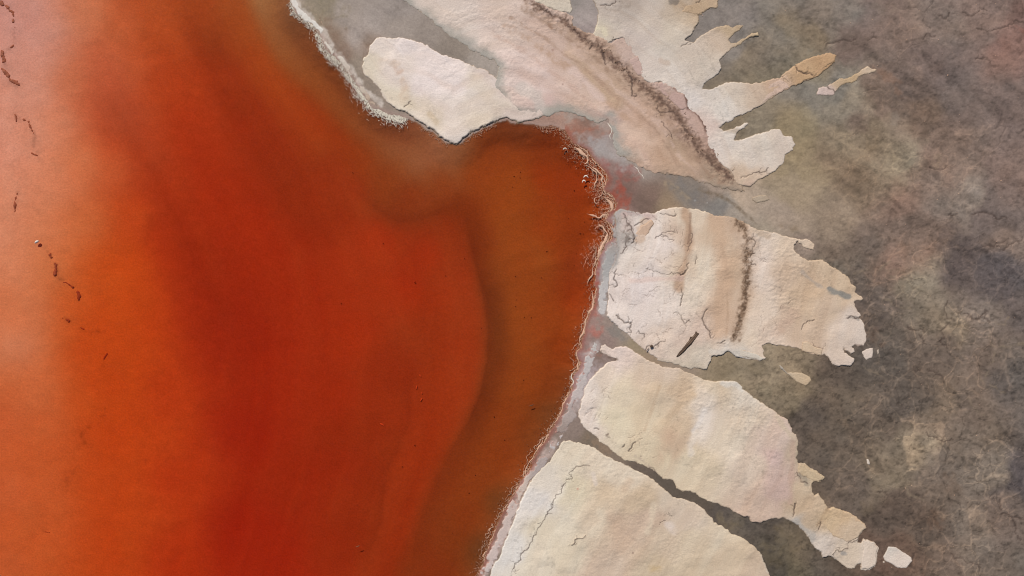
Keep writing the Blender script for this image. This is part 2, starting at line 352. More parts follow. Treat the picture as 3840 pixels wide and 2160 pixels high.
# lake bed
BED = np.array([1.0, 0.84, 0.70])
def dense(lines):
    out = []
    for ln in lines:
        for (ax, ay, ac), (bx, by, bc) in zip(ln[:-1], ln[1:]):
            n = max(1, int(math.hypot(bx - ax, by - ay) / 45))
            for k in range(n):
                t = k / n; out.append((ax + (bx - ax) * t, ay + (by - ay) * t, tuple(np.array(ac) * (1 - t) + np.array(bc) * t)))
        out.append(ln[-1])
    return out
def sound(c):
    """depth of brine and brightness of the bed that show as this colour from above"""
    R, G, B = [float(q) for q in c]
    low = 1 - float(sstep(30, 54, G))
    c = alb((R * (1 - 0.045 * float(sstep(150, 200, R))) + 1 * low, G + 7 * low, B * (1 - 0.2 * low)))
    k = (ABSORB[1] - ABSORB[0]) * PATH
    d = max(0.03, math.log(max(1.02, c[0] / max(c[1], 1e-4) * BED[1] / BED[0])) / k - 0.03)
    r = min(0.86, c[0] / math.exp(-ABSORB[0] * PATH * d) * WGAIN)
    b = min(1.12, max(0.22, 1.08 * c[2] / c[0] * math.exp((ABSORB[2] - ABSORB[0]) * PATH * d)))
    return d, r, r * b
WGAIN = 1.10                                                            # light lost at the water's skin
li = np.nonzero(lake)[0]
lx, ly = X[li], Y[li]
wob = fbm(lx, ly, 260, 3, 50) * 10; wob2 = fbm(lx, ly, 260, 3, 60) * 10
v = ctrl(lx + wob, ly + wob2, [(a, b, sound(c), 110 if a < 420 else 115 if a < 1250 and b > 900 else 80 if a < 800 else 60) for a, b, c in WATER + dense(BANDS)], 60, 2.2)
depth, bright, bedb = v[:, 0], v[:, 1], v[:, 2] / v[:, 1]
sx = lx * 0.42 + ly * 0.9; sy = -lx * 0.9 + ly * 0.42                  # drift bands run down the lake
inner = sstep(700, 1000, lx)
fl = lx - np.interp(ly, [-400, 0, 330, 680, 960, 1300, 1700, 2160, 2600], [520, 700, 870, 1080, 1230, 1290, 1240, 1120, 980])     # drift bands: long streaks down the lake
drift = fbm(fl + fbm(lx, ly, 300, 2, 72) * 14, ly * 0.07, 130, 4, 70, 0.6) * sstep(-750, -350, fl) * (1 - sstep(420, 620, fl))
depth = depth * (1 + 0.045 * drift + 0.012 * fbm(lx, ly, 90, 4, 71))
bright = bright * (1 - 0.05 * drift)
bright = bright * (1 + 0.05 * (1 - inner) * fbm(lx, ly * 1.6, 46, 4, 81) + 0.02 * fbm(lx, ly, 13, 2, 82) + 0.02 * fbm(lx, ly, 30, 3, 83))
def ledge(pts, w_soft, w_hard, dark, right=1):
    """edge of a mud fan on the lake bed: dark silt lies against it, sharp on one side and thinning on the other"""
    global bright, depth
    i = box_of(lx, ly, pts, w_soft * 3)
    d, s = seg_dist(lx[i], ly[i], pts)
    d = d + fbm(lx[i], ly[i], 60, 3, 91) * 7
    d0, _ = seg_dist(lx[i], ly[i], [pts[0], pts[0]]); d1, _ = seg_dist(lx[i], ly[i], [pts[-1], pts[-1]])
    end = sstep(0, 170, d0) * sstep(0, 170, d1)
    m = np.where(s * right > 0, np.exp(-np.abs(d) / w_soft), np.exp(-np.abs(d) / w_hard)) * end
    bright[i] *= 1 - dark * m
ledge([(1290, 680), (1400, 780), (1490, 828), (1560, 822), (1640, 800), (1720, 760), (1760, 700)], 55, 14, 0.20, -1)
ledge([(1735, 760), (1760, 900), (1790, 1020), (1822, 1120), (1832, 1230), (1828, 1350), (1800, 1480), (1760, 1580), (1700, 1680)], 30, 9, 0.28, -1)
ledge([(1830, 1340), (1800, 1480), (1770, 1560), (1720, 1640), (1660, 1750), (1610, 1880), (1560, 2000), (1530, 2200)], 50, 14, 0.13, -1)
ledge([(1570, 1300), (1530, 1480), (1535, 1580), (1470, 1720), (1440, 1800), (1425, 1960), (1370, 2100), (1350, 2200)], 70, 14, 0.17, 1)
ledge([(350, 260), (440, 440), (540, 620), (640, 800), (740, 1000), (820, 1180), (850, 1300)], 50, 40, 0.10, 1)
ledge([(830, 620), (900, 700), (990, 760), (1080, 860), (1160, 900), (1300, 960)], 60, 40, 0.07, 1)
ledge([(730, 20), (790, 130), (900, 330), (980, 470), (1060, 600), (1200, 720)], 70, 50, 0.06, 1)
bay = sstep(1800, 1950, lx)
bright = bright * (1 + bay * 0.07 * fbm(lx * 0.14 - ly * 0.03, ly + lx * 0.25, 42, 4, 97, 0.6))
edge = 0.10 + 0.90 * sstep(0, 95, sd[li]) ** 0.9
edge *= sstep(0, 9, sd[li])
Z[li] = -(0.012 + depth * edge) + 0.012 * fbm(lx, ly, 60, 3, 95) * edge
shallow_bed = alb((150, 122, 100))
for ch in [L(0, [(0, 10), (45, 45), (66, 70), (62, 115), (70, 150), (52, 235), (12, 270), (18, 320), (40, 400), (92, 424)]), L(0, [(58, 560), (78, 600), (125, 604), (150, 650), (165, 700), (160, 760), (185, 785), (200, 800)]), L(0, [(82, 965), (66, 1010), (66, 1065)]),
           L(0, [(120, 1040), (170, 1045), (190, 1070)]), L(0, [(160, 1200), (210, 1240), (245, 1290), (272, 1340), (268, 1390), (320, 1418), (365, 1449)]) + L(1, [(380, 30), (384, 64)]), L(1, [(296, 150), (335, 168), (395, 200), (450, 225), (535, 255), (548, 270)]), L(1, [(528, 325), (505, 365), (470, 470), (512, 600), (480, 670), (400, 730), (380, 830), (365, 930), (320, 960), (345, 1040)]), L(1, [(20, 1305), (130, 1275), (220, 1234)])]:
    i = box_of(lx, ly, ch, 60)
    d, _ = seg_dist(lx[i], ly[i], wander(ch, 0.1, 5))
    n_ = np.clip(0.35 + 0.9 * fbm(lx[i], ly[i], 30, 3, 98, 0.7), 0, 1)
    bright[i] *= 1 - n_ * (0.20 * np.exp(-(d / 7) ** 2) + 0.08 * np.exp(-(d / 22) ** 2))       # faint silt wisps joining the reef patches
stain = np.exp(-(depth * (1 - edge))[:, None] * PATH * ABSORB[None, :] * 0.9)       # brine's light absorption put into the bed colour where the shelf is shallower
COL[li] = np.stack([bright, bright * BED[1], bright * bedb], 1) * stain
k = (1 - sstep(0, 9, sd[li]))[:, None] * 0.5
COL[li] = COL[li] * (1 - k) + shallow_bed * k

# mud flat
mi = np.nonzero(~lake)[0]
mx_, my_ = X[mi], Y[mi]
wob = fbm(mx_, my_, 170, 4, 150) * 60; wob2 = fbm(mx_, my_, 170, 4, 160) * 60
fan = np.maximum(np.exp(-((mx_ - 2960) / 260) ** 2 - ((my_ - 780) / 170) ** 2), 0.7 * np.exp(-((mx_ - 2990) / 160) ** 2 - ((my_ - 480) / 170) ** 2))
infr = (1 - 0.8 * fan) * sstep(2500, 2900, mx_)                                          # the open flat is rougher than the wet channels
c = ctrl(mx_ + wob * (0.35 + 0.65 * infr), my_ + wob2 * (0.35 + 0.65 * infr), [(a, b, alb(q)) for a, b, q in MUD], 34, 2.4)
dx_ = mx_ * 0.83 + my_ * 0.56; dy_ = -mx_ * 0.56 + my_ * 0.83
lum = 0.07 + (0.10 * fbm(mx_, my_ * 1.25, 120, 5, 200, 0.65) + 0.19 * fbm(mx_, my_ * 1.5, 38, 4, 210, 0.75)) * (0.3 + 0.7 * infr) + 0.17 * fbm(dx_ * 0.10, dy_, 62, 4, 220, 0.6) * (1 - 0.6 * sstep(900, 1500, my_)) + 0.10 * fbm(mx_, my_ * 1.5, 14, 2, 230) * (0.4 + 0.6 * infr)
spots = np.maximum(sstep(0.35, 0.65, fbm(mx_, my_ * 1.4, 26, 4, 240, 0.65)) * sstep(-0.3, 0.4, fbm(mx_, my_, 210, 3, 242)), sstep(0.55, 0.75, fbm(mx_, my_ * 1.3, 12, 2, 244))) * infr
blot = sstep(0.15, 0.75, fbm(mx_, my_, 90, 4, 250, 0.6)) * infr * sstep(900, 1300, my_)
lum = lum - (0.14 + 0.10 * sstep(600, 1100, my_)) * spots - 0.15 * blot + 0.05 * infr
lum = lum * (1 + 0.2 * infr) + infr * (0.08 * np.sign(lum) * np.abs(lum) ** 0.5)
c = c * (1 + np.clip(lum, -0.55, 0.5))[:, None]
tint = fbm(mx_, my_, 140, 4, 260)[:, None] * infr[:, None]
c = c * (1 + tint * np.array([0.05, 0.0, -0.05])[None, :])
cool = sstep(0.3, 0.9, fbm(mx_ + 900, my_, 190, 4, 270))[:, None] * infr[:, None]
c = c * (1 - cool * np.array([0.06, 0.02, 0.0])[None, :])
grey = c.mean(1, keepdims=True) * np.array([1.10, 1.0, 0.90])[None, :]
c = c * 0.82 + grey * 0.18
z = 0.09 + 0.014 * fbm(mx_, my_, 260, 3, 300) + (0.010 * fbm(mx_, my_ * 1.3, 30, 3, 310, 0.7) + 0.010 * np.minimum(0, lum)) * (0.25 + 0.75 * infr)
# drying cracks far out on the right
wx_ = mx_ + fbm(mx_, my_, 70, 3, 320) * 26; wy_ = my_ + fbm(mx_, my_, 70, 3, 330) * 26
_, e = worley(wx_, wy_, 150, 340)
patchy = sstep(-0.1, 0.5, fbm(mx_, my_, 240, 2, 350))
ck = (1 - sstep(0.012, 0.045, e)) * sstep(3250, 3450, mx_) * patchy
z -= 0.03 * ck; c = c * (1 - 0.30 * ck)[:, None]
web = np.maximum(1 - sstep(0.012, 0.05, worley(wx_ + 777, wy_, 120, 360)[1]), 0.7 * (1 - sstep(0.02, 0.09, worley(wx_ * 1.0 + 99, wy_ + 55, 62, 362)[1])))
pale = web * sstep(2980, 3250, mx_) * (0.45 + 0.55 * sstep(800, 1150, my_)) * sstep(-0.6, 0.4, fbm(mx_, my_, 160, 3, 364))
z += 0.012 * pale; c = c * (1 + pale[:, None] * np.array([0.58, 0.52, 0.44])[None, :])
# small pits
f1, _ = worley(mx_, my_ * 1.3, 52, 370)
pit = np.clip(1 - np.abs(f1 - 0.10) / 0.07, 0, 1) * infr * sstep(-0.2, 0.3, fbm(mx_, my_, 200, 2, 380))
hole = (1 - sstep(0.0, 0.10, f1)) * infr * sstep(-0.2, 0.3, fbm(mx_, my_, 200, 2, 380))
z += 0.018 * pit - 0.02 * hole; c = c * (1 - 0.22 * hole + 0.05 * pit)[:, None]
# traced cracks and pale drying seams on the flat
for pts in [K(3, 0, [(580, 470), (700, 420), (880, 395)]), K(3, 0, [(1720, 160), (1820, 125)]), K(3, 0, [(1960, 130), (2080, 140), (2200, 110)]), K(3, 0, [(2100, 290), (2200, 320), (2330, 295), (2450, 250), (2560, 215)]),
            K(3, 0, [(1560, 400), (1610, 340), (1680, 370)]), K(3, 0, [(2080, 600), (2200, 585), (2290, 680)]), K(3, 0, [(1000, 410), (1100, 385)]),
            K(3, 2, [(1800, 130), (1770, 230), (1800, 310), (1880, 335)]), K(3, 2, [(1970, 260), (2050, 310), (2150, 280), (2180, 210), (2170, 310), (2230, 345)]), K(3, 2, [(1810, 360), (1750, 460), (1730, 540), (1800, 610)]),
            K(3, 2, [(1400, 380), (1480, 430), (1570, 450)]), K(3, 2, [(1520, 470), (1590, 570)]), K(3, 2, [(1600, 820), (1690, 870), (1780, 950)]), K(3, 2, [(1460, 800), (1530, 830)]),
            K(3, 3, [(1590, 0), (1670, 60), (1750, 90), (1860, 75)]), K(3, 3, [(2460, 880), (2480, 1000), (2540, 1080)]), K(3, 3, [(2350, 820), (2440, 850), (2540, 880)]), K(3, 3, [(2330, 680), (2345, 790)]),
            K(3, 3, [(1840, 1220), (1930, 1260), (2000, 1320), (2120, 1400)]), K(3, 3, [(1450, 1310), (1480, 1210), (1560, 1240)]), K(3, 3, [(1090, 600), (1190, 630)]),
            K(3, 1, [(2160, 1030), (2290, 1000), (2380, 980)]), K(3, 1, [(2300, 1030), (2420, 1015), (2520, 990)]), K(3, 1, [(2050, 710), (2200, 690), (2300, 760), (2400, 750)]), K(3, 1, [(1620, 240), (1780, 240)]), K(3, 1, [(1810, 715), (1900, 705)])]:
    crack(mx_, my_, c, z, pts, 5.5, 0.05, (74, 62, 56), 0.6)
for pts in [K(3, 2, [(2220, 350), (2215, 480), (2290, 600), (2400, 600), (2500, 570), (2576, 560)]), K(3, 2, [(2290, 620), (2270, 730), (2200, 850), (2160, 940), (2260, 990), (2380, 1050)]), K(3, 2, [(2160, 940), (2080, 910)]),
            K(3, 2, [(2010, 1100), (2060, 1200), (2180, 1280)]), K(3, 3, [(1330, 370), (1380, 520), (1420, 640), (1560, 680)]), K(3, 2, [(960, 790), (1080, 850), (1200, 950)]), K(3, 2, [(2240, 360), (2380, 370), (2450, 290)]),
            K(3, 1, [(860, 1300), (1100, 1290), (1230, 1180)]), K(3, 2, [(1120, 90), (1290, 180), (1440, 210)])]:
    stroke(mx_, my_, c, wander(pts, 0.12, int(pts[0][0])), 6, (144, 130, 110), 0.5, 0.9, 0.5, 26, 0.6, 9, z, 0.012)
# stains: rust-red brine seeping, blue-grey clay, dark damp patches
for pts, w, q, s in [
  (K(2, 1, [(1080, 280), (1130, 330), (1210, 350)]), 34, (150, 84, 74), 0.55), (K(2, 1, [(1080, 500), (1110, 560), (1090, 620)]), 34, (160, 82, 64), 0.65), (K(2, 1, [(900, 150), (960, 210)]), 12, (160, 84, 78), 0.5),
  (K(2, 1, [(1010, 300), (1010, 440)]), 20, (140, 118, 112), 0.5), (K(2, 2, [(820, 440)]), 26, (184, 104, 88), 0.6), (K(2, 2, [(900, 662), (960, 698), (1045, 714)]), 13, (96, 78, 68), 0.85), (K(2, 2, [(890, 690), (880, 760), (830, 810)]), 17, (126, 108, 96), 0.7), (K(2, 2, [(830, 300), (760, 420), (700, 620)]), 24, (158, 122, 116), 0.5), (K(2, 2, [(800, 640)]), 22, (190, 120, 104), 0.45),
  (K(2, 1, [(850, 1100), (880, 1200), (860, 1400)]), 16, (176, 92, 72), 0.7), (K(2, 2, [(850, 0), (860, 120), (850, 250)]), 16, (170, 96, 80), 0.6), (K(2, 0, [(640, 1280), (760, 1300), (900, 1300)]), 30, (160, 112, 94), 0.8),
  (K(2, 0, [(500, 1150), (700, 1180), (850, 1220)]), 26, (165, 155, 146), 0.7), (K(2, 0, [(700, 1420), (900, 1440)]), 30, (166, 160, 158), 0.8), (K(2, 1, [(1650, 380), (1760, 440), (1850, 540), (2000, 610), (2080, 660)]), 26, (124, 120, 116), 0.6),
  (K(2, 1, [(780, 30), (920, 70), (1080, 160), (1220, 240)]), 22, (172, 168, 166), 0.55), (K(2, 1, [(1560, 400), (1680, 460), (1780, 570)]), 12, (172, 154, 128), 0.5), (K(2, 1, [(1900, 460), (2100, 530), (2250, 620), (2450, 800)]), 8, (112, 98, 78), 0.7),
  (K(2, 1, [(1960, 590)]), 5, (206, 208, 206), 0.8), (K(2, 1, [(1840, 570)]), 7, (176, 180, 180), 0.5), (K(3, 1, [(90, 820), (220, 850), (330, 870)]), 13, (126, 106, 80), 0.8), (K(3, 0, [(400, 500), (450, 560), (520, 550)]), 18, (148, 150, 138), 0.7),
  (K(3, 0, [(700, 600), (800, 700), (900, 690)]), 34, (138, 130, 116), 0.6), (K(3, 0, [(480, 920), (600, 1000), (800, 900)]), 34, (140, 136, 124), 0.5), (K(3, 0, [(1150, 900), (1250, 880)]), 34, (92, 84, 78), 0.55), (K(3, 0, [(1260, 960), (1350, 1100), (1400, 1130)]), 36, (88, 82, 78), 0.55),
  (K(3, 0, [(1050, 660), (1250, 820), (1340, 960)]), 20, (150, 108, 76), 0.5), (K(3, 0, [(750, 420), (850, 500)]), 34, (96, 84, 74), 0.6), (K(3, 0, [(1270, 1160), (1270, 1220)]), 14, (146, 138, 128), 0.6), (K(3, 0, [(1100, 60), (1200, 110)]), 34, (136, 122, 106), 0.5),
  (K(3, 0, [(2500, 270), (2560, 320)]), 8, (140, 76, 62), 0.8), (K(3, 0, [(2400, 420), (2520, 380)]), 40, (138, 104, 92), 0.5), (K(3, 1, [(1170, 40), (1210, 100), (1250, 150)]), 24, (166, 152, 126), 0.8), (K(3, 1, [(1330, 400), (1370, 380)]), 16, (172, 158, 134), 0.8), (K(3, 1, [(1590, 10)]), 16, (150, 138, 120), 0.6),
  (K(3, 1, [(1700, 180)]), 22, (156, 138, 114), 0.6), (K(3, 1, [(2300, 560), (2400, 700), (2430, 800)]), 40, (98, 88, 82), 0.6), (K(3, 1, [(2000, 560), (1980, 700), (1980, 860)]), 40, (136, 124, 114), 0.6), (K(3, 1, [(1150, 660), (1120, 700)]), 24, (106, 104, 98), 0.6), (K(3, 1, [(800, 380), (900, 420)]), 34, (108, 94, 82), 0.6),
  (K(3, 1, [(1000, 450), (1080, 560)]), 30, (102, 88, 76), 0.55), (K(3, 1, [(900, 1130), (1050, 1160), (1150, 1240)]), 44, (100, 88, 78), 0.65), (K(3, 1, [(860, 1280), (1000, 1380), (1100, 1440)]), 50, (92, 84, 78), 0.7), (K(3, 1, [(1360, 1120), (1420, 1200), (1420, 1300)]), 40, (136, 108, 88), 0.6), (K(3, 1, [(700, 1200), (760, 1270)]), 22, (140, 134, 122), 0.6),
  (K(3, 1, [(1850, 980), (1950, 1150), (2100, 1250), (2300, 1400)]), 70, (86, 78, 78), 0.65), (K(3, 1, [(1300, 1370), (1500, 1390)]), 40, (146, 134, 114), 0.6), (K(3, 2, [(920, 150), (1080, 200)]), 40, (96, 88, 84), 0.7), (K(3, 2, [(1000, 320), (1080, 350)]), 26, (92, 84, 84), 0.5), (K(3, 2, [(1290, 380), (1330, 460)]), 44, (100, 94, 84), 0.6),
  (K(3, 2, [(1000, 470), (1080, 520), (960, 580)]), 26, (122, 92, 70), 0.5), (K(3, 2, [(1300, 600), (1550, 660)]), 60, (94, 84, 76), 0.55), (K(3, 2, [(1270, 760), (1400, 900), (1340, 1010)]), 56, (86, 77, 70), 0.6), (K(3, 2, [(700, 900), (800, 1000), (900, 900)]), 54, (86, 77, 70), 0.55), (K(3, 2, [(480, 1240), (520, 1330)]), 50, (84, 77, 72), 0.65), (K(3, 2, [(1230, 1180), (1280, 1240)]), 34, (86, 76, 70), 0.6),
  (K(3, 2, [(260, 700), (420, 760), (620, 860)]), 40, (92, 82, 70), 0.5), (K(3, 2, [(1900, 40), (2100, 60), (2300, 100)]), 60, (90, 82, 78), 0.55), (K(3, 2, [(2520, 1080)]), 24, (86, 80, 76), 0.6), (K(3, 3, [(420, 240), (560, 300)]), 50, (90, 82, 76), 0.55), (K(3, 3, [(1000, 180), (1060, 300), (980, 400)]), 48, (90, 79, 70), 0.55), (K(3, 3, [(600, 560), (760, 640)]), 60, (92, 82, 74), 0.5),
  (K(3, 3, [(1150, 480), (1250, 470)]), 34, (142, 128, 106), 0.7), (K(3, 3, [(930, 790), (1030, 770)]), 30, (138, 122, 100), 0.55), (K(3, 3, [(2540, 400), (2560, 560)]), 44, (80, 74, 74), 0.75), (K(3, 3, [(1400, 780), (1550, 860), (1600, 1000)]), 50, (96, 82, 72), 0.5), (K(3, 3, [(1650, 880)]), 34, (132, 98, 74), 0.5), (K(3, 3, [(1800, 500), (1880, 560)]), 34, (134, 108, 86), 0.4),
  (K(3, 3, [(100, 960)]), 26, (150, 132, 98), 0.6), (K(3, 3, [(30, 940), (180, 900), (300, 960), (340, 1060)]), 22, (82, 72, 60), 0.7), (K(3, 3, [(1130, 1300), (1260, 1380), (1500, 1400)]), 34, (110, 82, 66), 0.5), (K(3, 3, [(480, 1170), (620, 1280), (760, 1380)]), 24, (84, 70, 60), 0.6), (K(3, 3, [(80, 1220), (200, 1180)]), 60, (130, 116, 88), 0.5),
  (K(2, 3, [(700, 40), (800, 90), (950, 190)]), 18, (150, 128, 106), 0.5), (K(2, 3, [(2100, 900), (2250, 960)]), 26, (126, 114, 92), 0.5), (K(2, 2, [(2100, 800), (2300, 800), (2500, 830)]), 34, (126, 114, 92), 0.5), (K(2, 2, [(1020, 420), (1120, 490)]), 22, (132, 128, 122), 0.7), (K(1, 0, [(1110, 400), (1150, 500), (1090, 590)]), 12, (120, 100, 82), 0.6),
  (K(1, 0, [(700, 260), (850, 420), (900, 520)]), 34, (132, 110, 94), 0.55), (K(1, 0, [(560, 20), (760, 60), (880, 150)]), 34, (136, 126, 102), 0.45), (K(1, 0, [(1480, 30), (1440, 100)]), 22, (120, 112, 104), 0.4),
]:
    stroke(mx_, my_, c, pts, w * 1.25, q, s * (0.42 if pts[0][0] > 2880 else 1.0), 0.85, 0.7, 34, 0.55, int(w) + 31)
for pts, w, q in [(K(2, 1, [(1015, 760), (1035, 980), (980, 1150), (930, 1400)]) + K(2, 2, [(915, 120), (920, 270)]), 26, (170, 164, 160)), (K(2, 2, [(850, 580), (800, 720), (720, 900), (660, 1080), (600, 1250), (500, 1400)]), 26, (184, 172, 168)),
                  (K(2, 3, [(440, 80), (340, 240), (230, 390), (100, 560), (20, 740)]) + K(1, 3, [(2500, 980), (2400, 1220), (2290, 1449), (2150, 1800)]), 22, (192, 174, 166)), (W_STRIP, 15, (206, 198, 188))]:
    stroke(mx_, my_, c, pts, w, q, 0.85, 0.7, 0.6, 30, 0.3, 77)
shore_d = -sd[mi]
rise = sstep(0, 55, shore_d)
Z[mi] = 0.012 + (z - 0.012) * rise + (1 - rise) * 0.008 * (1 + fbm(mx_, my_, 18, 2, 390))
kk = (1 - sstep(0, 24, shore_d))[:, None] * 0.6
wet = np.where((mx_ < 2120) & (my_ < 900), 1.0, 0.0)[:, None]
c = c * (1 - kk) + (alb((148, 74, 56)) * (1 - wet) + alb((170, 146, 136)) * wet) * kk
c = c * np.array([0.955, 0.903, 0.922])[None, :]
COL[mi] = np.clip(c, 0.01, 0.9)
idx = np.arange(NX * NY).reshape(NY, NX)
QUADS = np.stack([idx[1:, :-1], idx[1:, 1:], idx[:-1, 1:], idx[:-1, :-1]], -1).reshape(-1, 4)
ground = mesh_obj('mud_flat', np.stack([wx(X), wy(Y), Z], 1), QUADS, M_GROUND, None, COL)
tag(ground, 'brown cracked mud flat that dips into the bed of the red lake', 'mud flat', kind='structure')

# the brine itself: one closed body of clear red water over the bed
mw = bpy.data.materials.new('red_brine'); mw.use_nodes = True
n = mw.node_tree.nodes; l = mw.node_tree.links
for q in list(n):
    if q.type != 'OUTPUT_MATERIAL': n.remove(q)
out = [q for q in n if q.type == 'OUTPUT_MATERIAL'][0]
tr = n.new('ShaderNodeBsdfTransparent'); gl = n.new('ShaderNodeBsdfGlossy'); gl.inputs['Roughness'].default_value = 0.12
fr = n.new('ShaderNodeFresnel'); fr.inputs['IOR'].default_value = 1.33
mixs = n.new('ShaderNodeMixShader')
l.new(fr.outputs['Fac'], mixs.inputs['Fac']); l.new(tr.outputs[0], mixs.inputs[1]); l.new(gl.outputs[0], mixs.inputs[2])
tc = n.new('ShaderNodeTexCoord'); nz = n.new('ShaderNodeTexNoise'); nz.inputs['Scale'].default_value = 2.2; nz.inputs['Detail'].default_value = 4
bp = n.new('ShaderNodeBump'); bp.inputs['Strength'].default_value = 0.12; bp.inputs['Distance'].default_value = 0.02
l.new(tc.outputs['Object'], nz.inputs['Vector']); l.new(nz.outputs['Fac'], bp.inputs['Height']); l.new(bp.outputs['Normal'], gl.inputs['Normal'])
va = n.new('ShaderNodeVolumeAbsorption'); va.inputs['Density'].default_value = 2.0
va.inputs['Color'].default_value = tuple(1 - ABSORB / 2.0) + (1,)
mw.cycles.homogeneous_volume = True
l.new(mixs.outputs[0], out.inputs['Surface']); l.new(va.outputs[0], out.inputs['Volume'])
bx0, bx1, by0, by1 = wx(-59000), wx(60500), wy(59000), wy(-59000)
V = [(a, b, q) for q in (-6.0, 0.0) for a, b in ((bx0, by0), (bx1, by0), (bx1, by1), (bx0, by1))]
lw = mesh_obj('lake_water', V, [(3, 2, 1, 0), (4, 5, 6, 7), (0, 1, 5, 4), (1, 2, 6, 5), (2, 3, 7, 6), (3, 0, 4, 7)], mw, smooth=False)
tag(lw, 'still red and orange brine of the salt lake', 'water', kind='structure')

# ------------------------------------------------------------------ salt slabs: thick pale crusts lying on the mud
THICK = 0.35
def slab(name, label, cat, poly, T, cols, strokes=(), cracks=(), edge=2.6, jag=4.0, step=2.7, relief=0.02, group=None, soft_to=None, soft_w=0.0, soft_side=None, seed=0, wavy=0.05, skirt=(150, 128, 106), rough_pts=(), mat=None, holes=0.0, parent=None, base=0.10, smooth_c=42):
    xs = [p[0] for p in poly]; ys = [p[1] for p in poly]
    ax = np.arange(max(min(xs) - 12, -170), min(max(xs) + 12, 4010) + step, step); ay = np.arange(max(min(ys) - 12, -170), min(max(ys) + 12, 2330) + step, step)
    AX, AY = np.meshgrid(ax, ay); x = AX.ravel(); y = AY.ravel()
    d = sdf(x, y, poly)
    d = d + (fbm(x, y, 34, 3, 400 + seed, 0.6) * jag + fbm(x, y, 15, 3, 405 + seed, 0.75) * jag * 0.85).astype(F32)
    if holes: d = np.minimum(d, (fbm(x, y, 40, 3, 430 + seed, 0.65) + 1.0 - holes) * 14)
    c = ctrl(x + fbm(x, y, 120, 3, 410 + seed) * 30, y + fbm(x, y, 120, 3, 420 + seed) * 30, [(a, b, alb(q)) for a, b, q in cols], smooth_c, 2.6)
    ew = np.full(len(x), edge, F32)
    if soft_side is not None:
        sdist, _ = seg_dist(x, y, soft_side)
        f = 1 - sstep(60, 150, sdist)
        ew = ew + f * soft_w
        if soft_to is not None:
            k = (f * (1 - sstep(0, soft_w * 1.15, d + fbm(x, y, 50, 4, 440 + seed, 0.6) * soft_w * 0.35)))[:, None]
            c = c * (1 - k) + alb(soft_to) * k
    up = sstep(-1.0, 1.0, (d - ew * 0.35) / (ew * 0.65))
    T = T * THICK * (0.75 + 0.9 * fbm(x, y, 80, 2, 445 + seed))
    z = base + np.maximum(T, 0.03) * up + wavy * np.maximum(-0.35, fbm(x, y, 210, 3, 450 + seed)) * sstep(0, 40, d)
    # crusty plaster relief, stronger in patches
    grain = fbm(x, y * 1.35, 12, 2, 460 + seed, 0.8); ripple = fbm(x, y * 1.6, 42, 3, 465 + seed, 0.6)
    amp = 0.45 + 0.9 * sstep(-0.4, 0.7, fbm(x, y, 180, 3, 470 + seed))
    for rp, rw, ra in rough_pts:
        q, _ = seg_dist(x, y, rp); amp = amp + ra * (1 - sstep(rw * 0.4, rw, q))
    z = z + 0.55 * relief * amp * (grain + 0.12 * ripple) * np.clip(up, 0, 1)
    c = c * (1 + 0.035 * fbm(x, y, 60, 4, 480 + seed) + 0.03 * np.minimum(grain, 0.2) * amp)[:, None]
    c = c * (1 + fbm(x, y, 150, 3, 490 + seed)[:, None] * np.array([0.01, 0.0, -0.02])[None, :])
    c = c * (1 - 0.16 * sstep(0.5, 0.8, fbm(x, y, 11, 2, 495 + seed)) * sstep(0.0, 0.8, fbm(x, y, 130, 3, 496 + seed)))[:, None]
    sh, _ = seg_dist(x, y, SHORE_LOW)                          # old waterlines: faint bands parallel to the shore
    sh = sh + fbm(x, y, 90, 3, 471) * 7
    lines = fbm(sh, x * 0.03 + y * 0.05, 34, 4, 472, 0.7) * sstep(0, 60, d + 30)
    c = c * (1 + lines[:, None] * np.array([0.05, 0.075, 0.095])[None, :]); z = z + 0.008 * lines * np.clip(up, 0, 1)
    for st in strokes: stroke(x, y, c, *st)
    for ck_ in cracks: crack(x, y, c, z, *ck_)
    z = np.where(d > 3, np.maximum(z, base + 0.025), z)
    low = (1 - sstep(-2.0, 2.0, d))[:, None]
    g_ = c.mean(1, keepdims=True) * np.array([1.13, 1.0, 0.87])[None, :]
    c = (c * 0.93 + g_ * 0.07) * np.array([0.90, 0.89, 0.925])[None, :]
    c = c * (1 - low) + alb(skirt) * low
    z = np.where(d < 0, np.minimum(z, base) - 0.10 * sstep(0, 3.5, -d), z)
    keep = d > -6.0
    I = np.arange(len(x)).reshape(AX.shape)
    Q = np.stack([I[1:, :-1], I[1:, 1:], I[:-1, 1:], I[:-1, :-1]], -1).reshape(-1, 4)
    Q = Q[keep[Q].all(1) & (d[Q] > -4.5).any(1)]
    used, inv = np.unique(Q.ravel(), return_inverse=True)
    o = mesh_obj(name, np.stack([wx(x[used]), wy(y[used]), z[used]], 1), inv.reshape(-1, 4), mat or M_CRUST, parent, np.clip(c[used], 0.01, 0.92))
    if parent is None: tag(o, label, cat, group, 'thing')
    return o

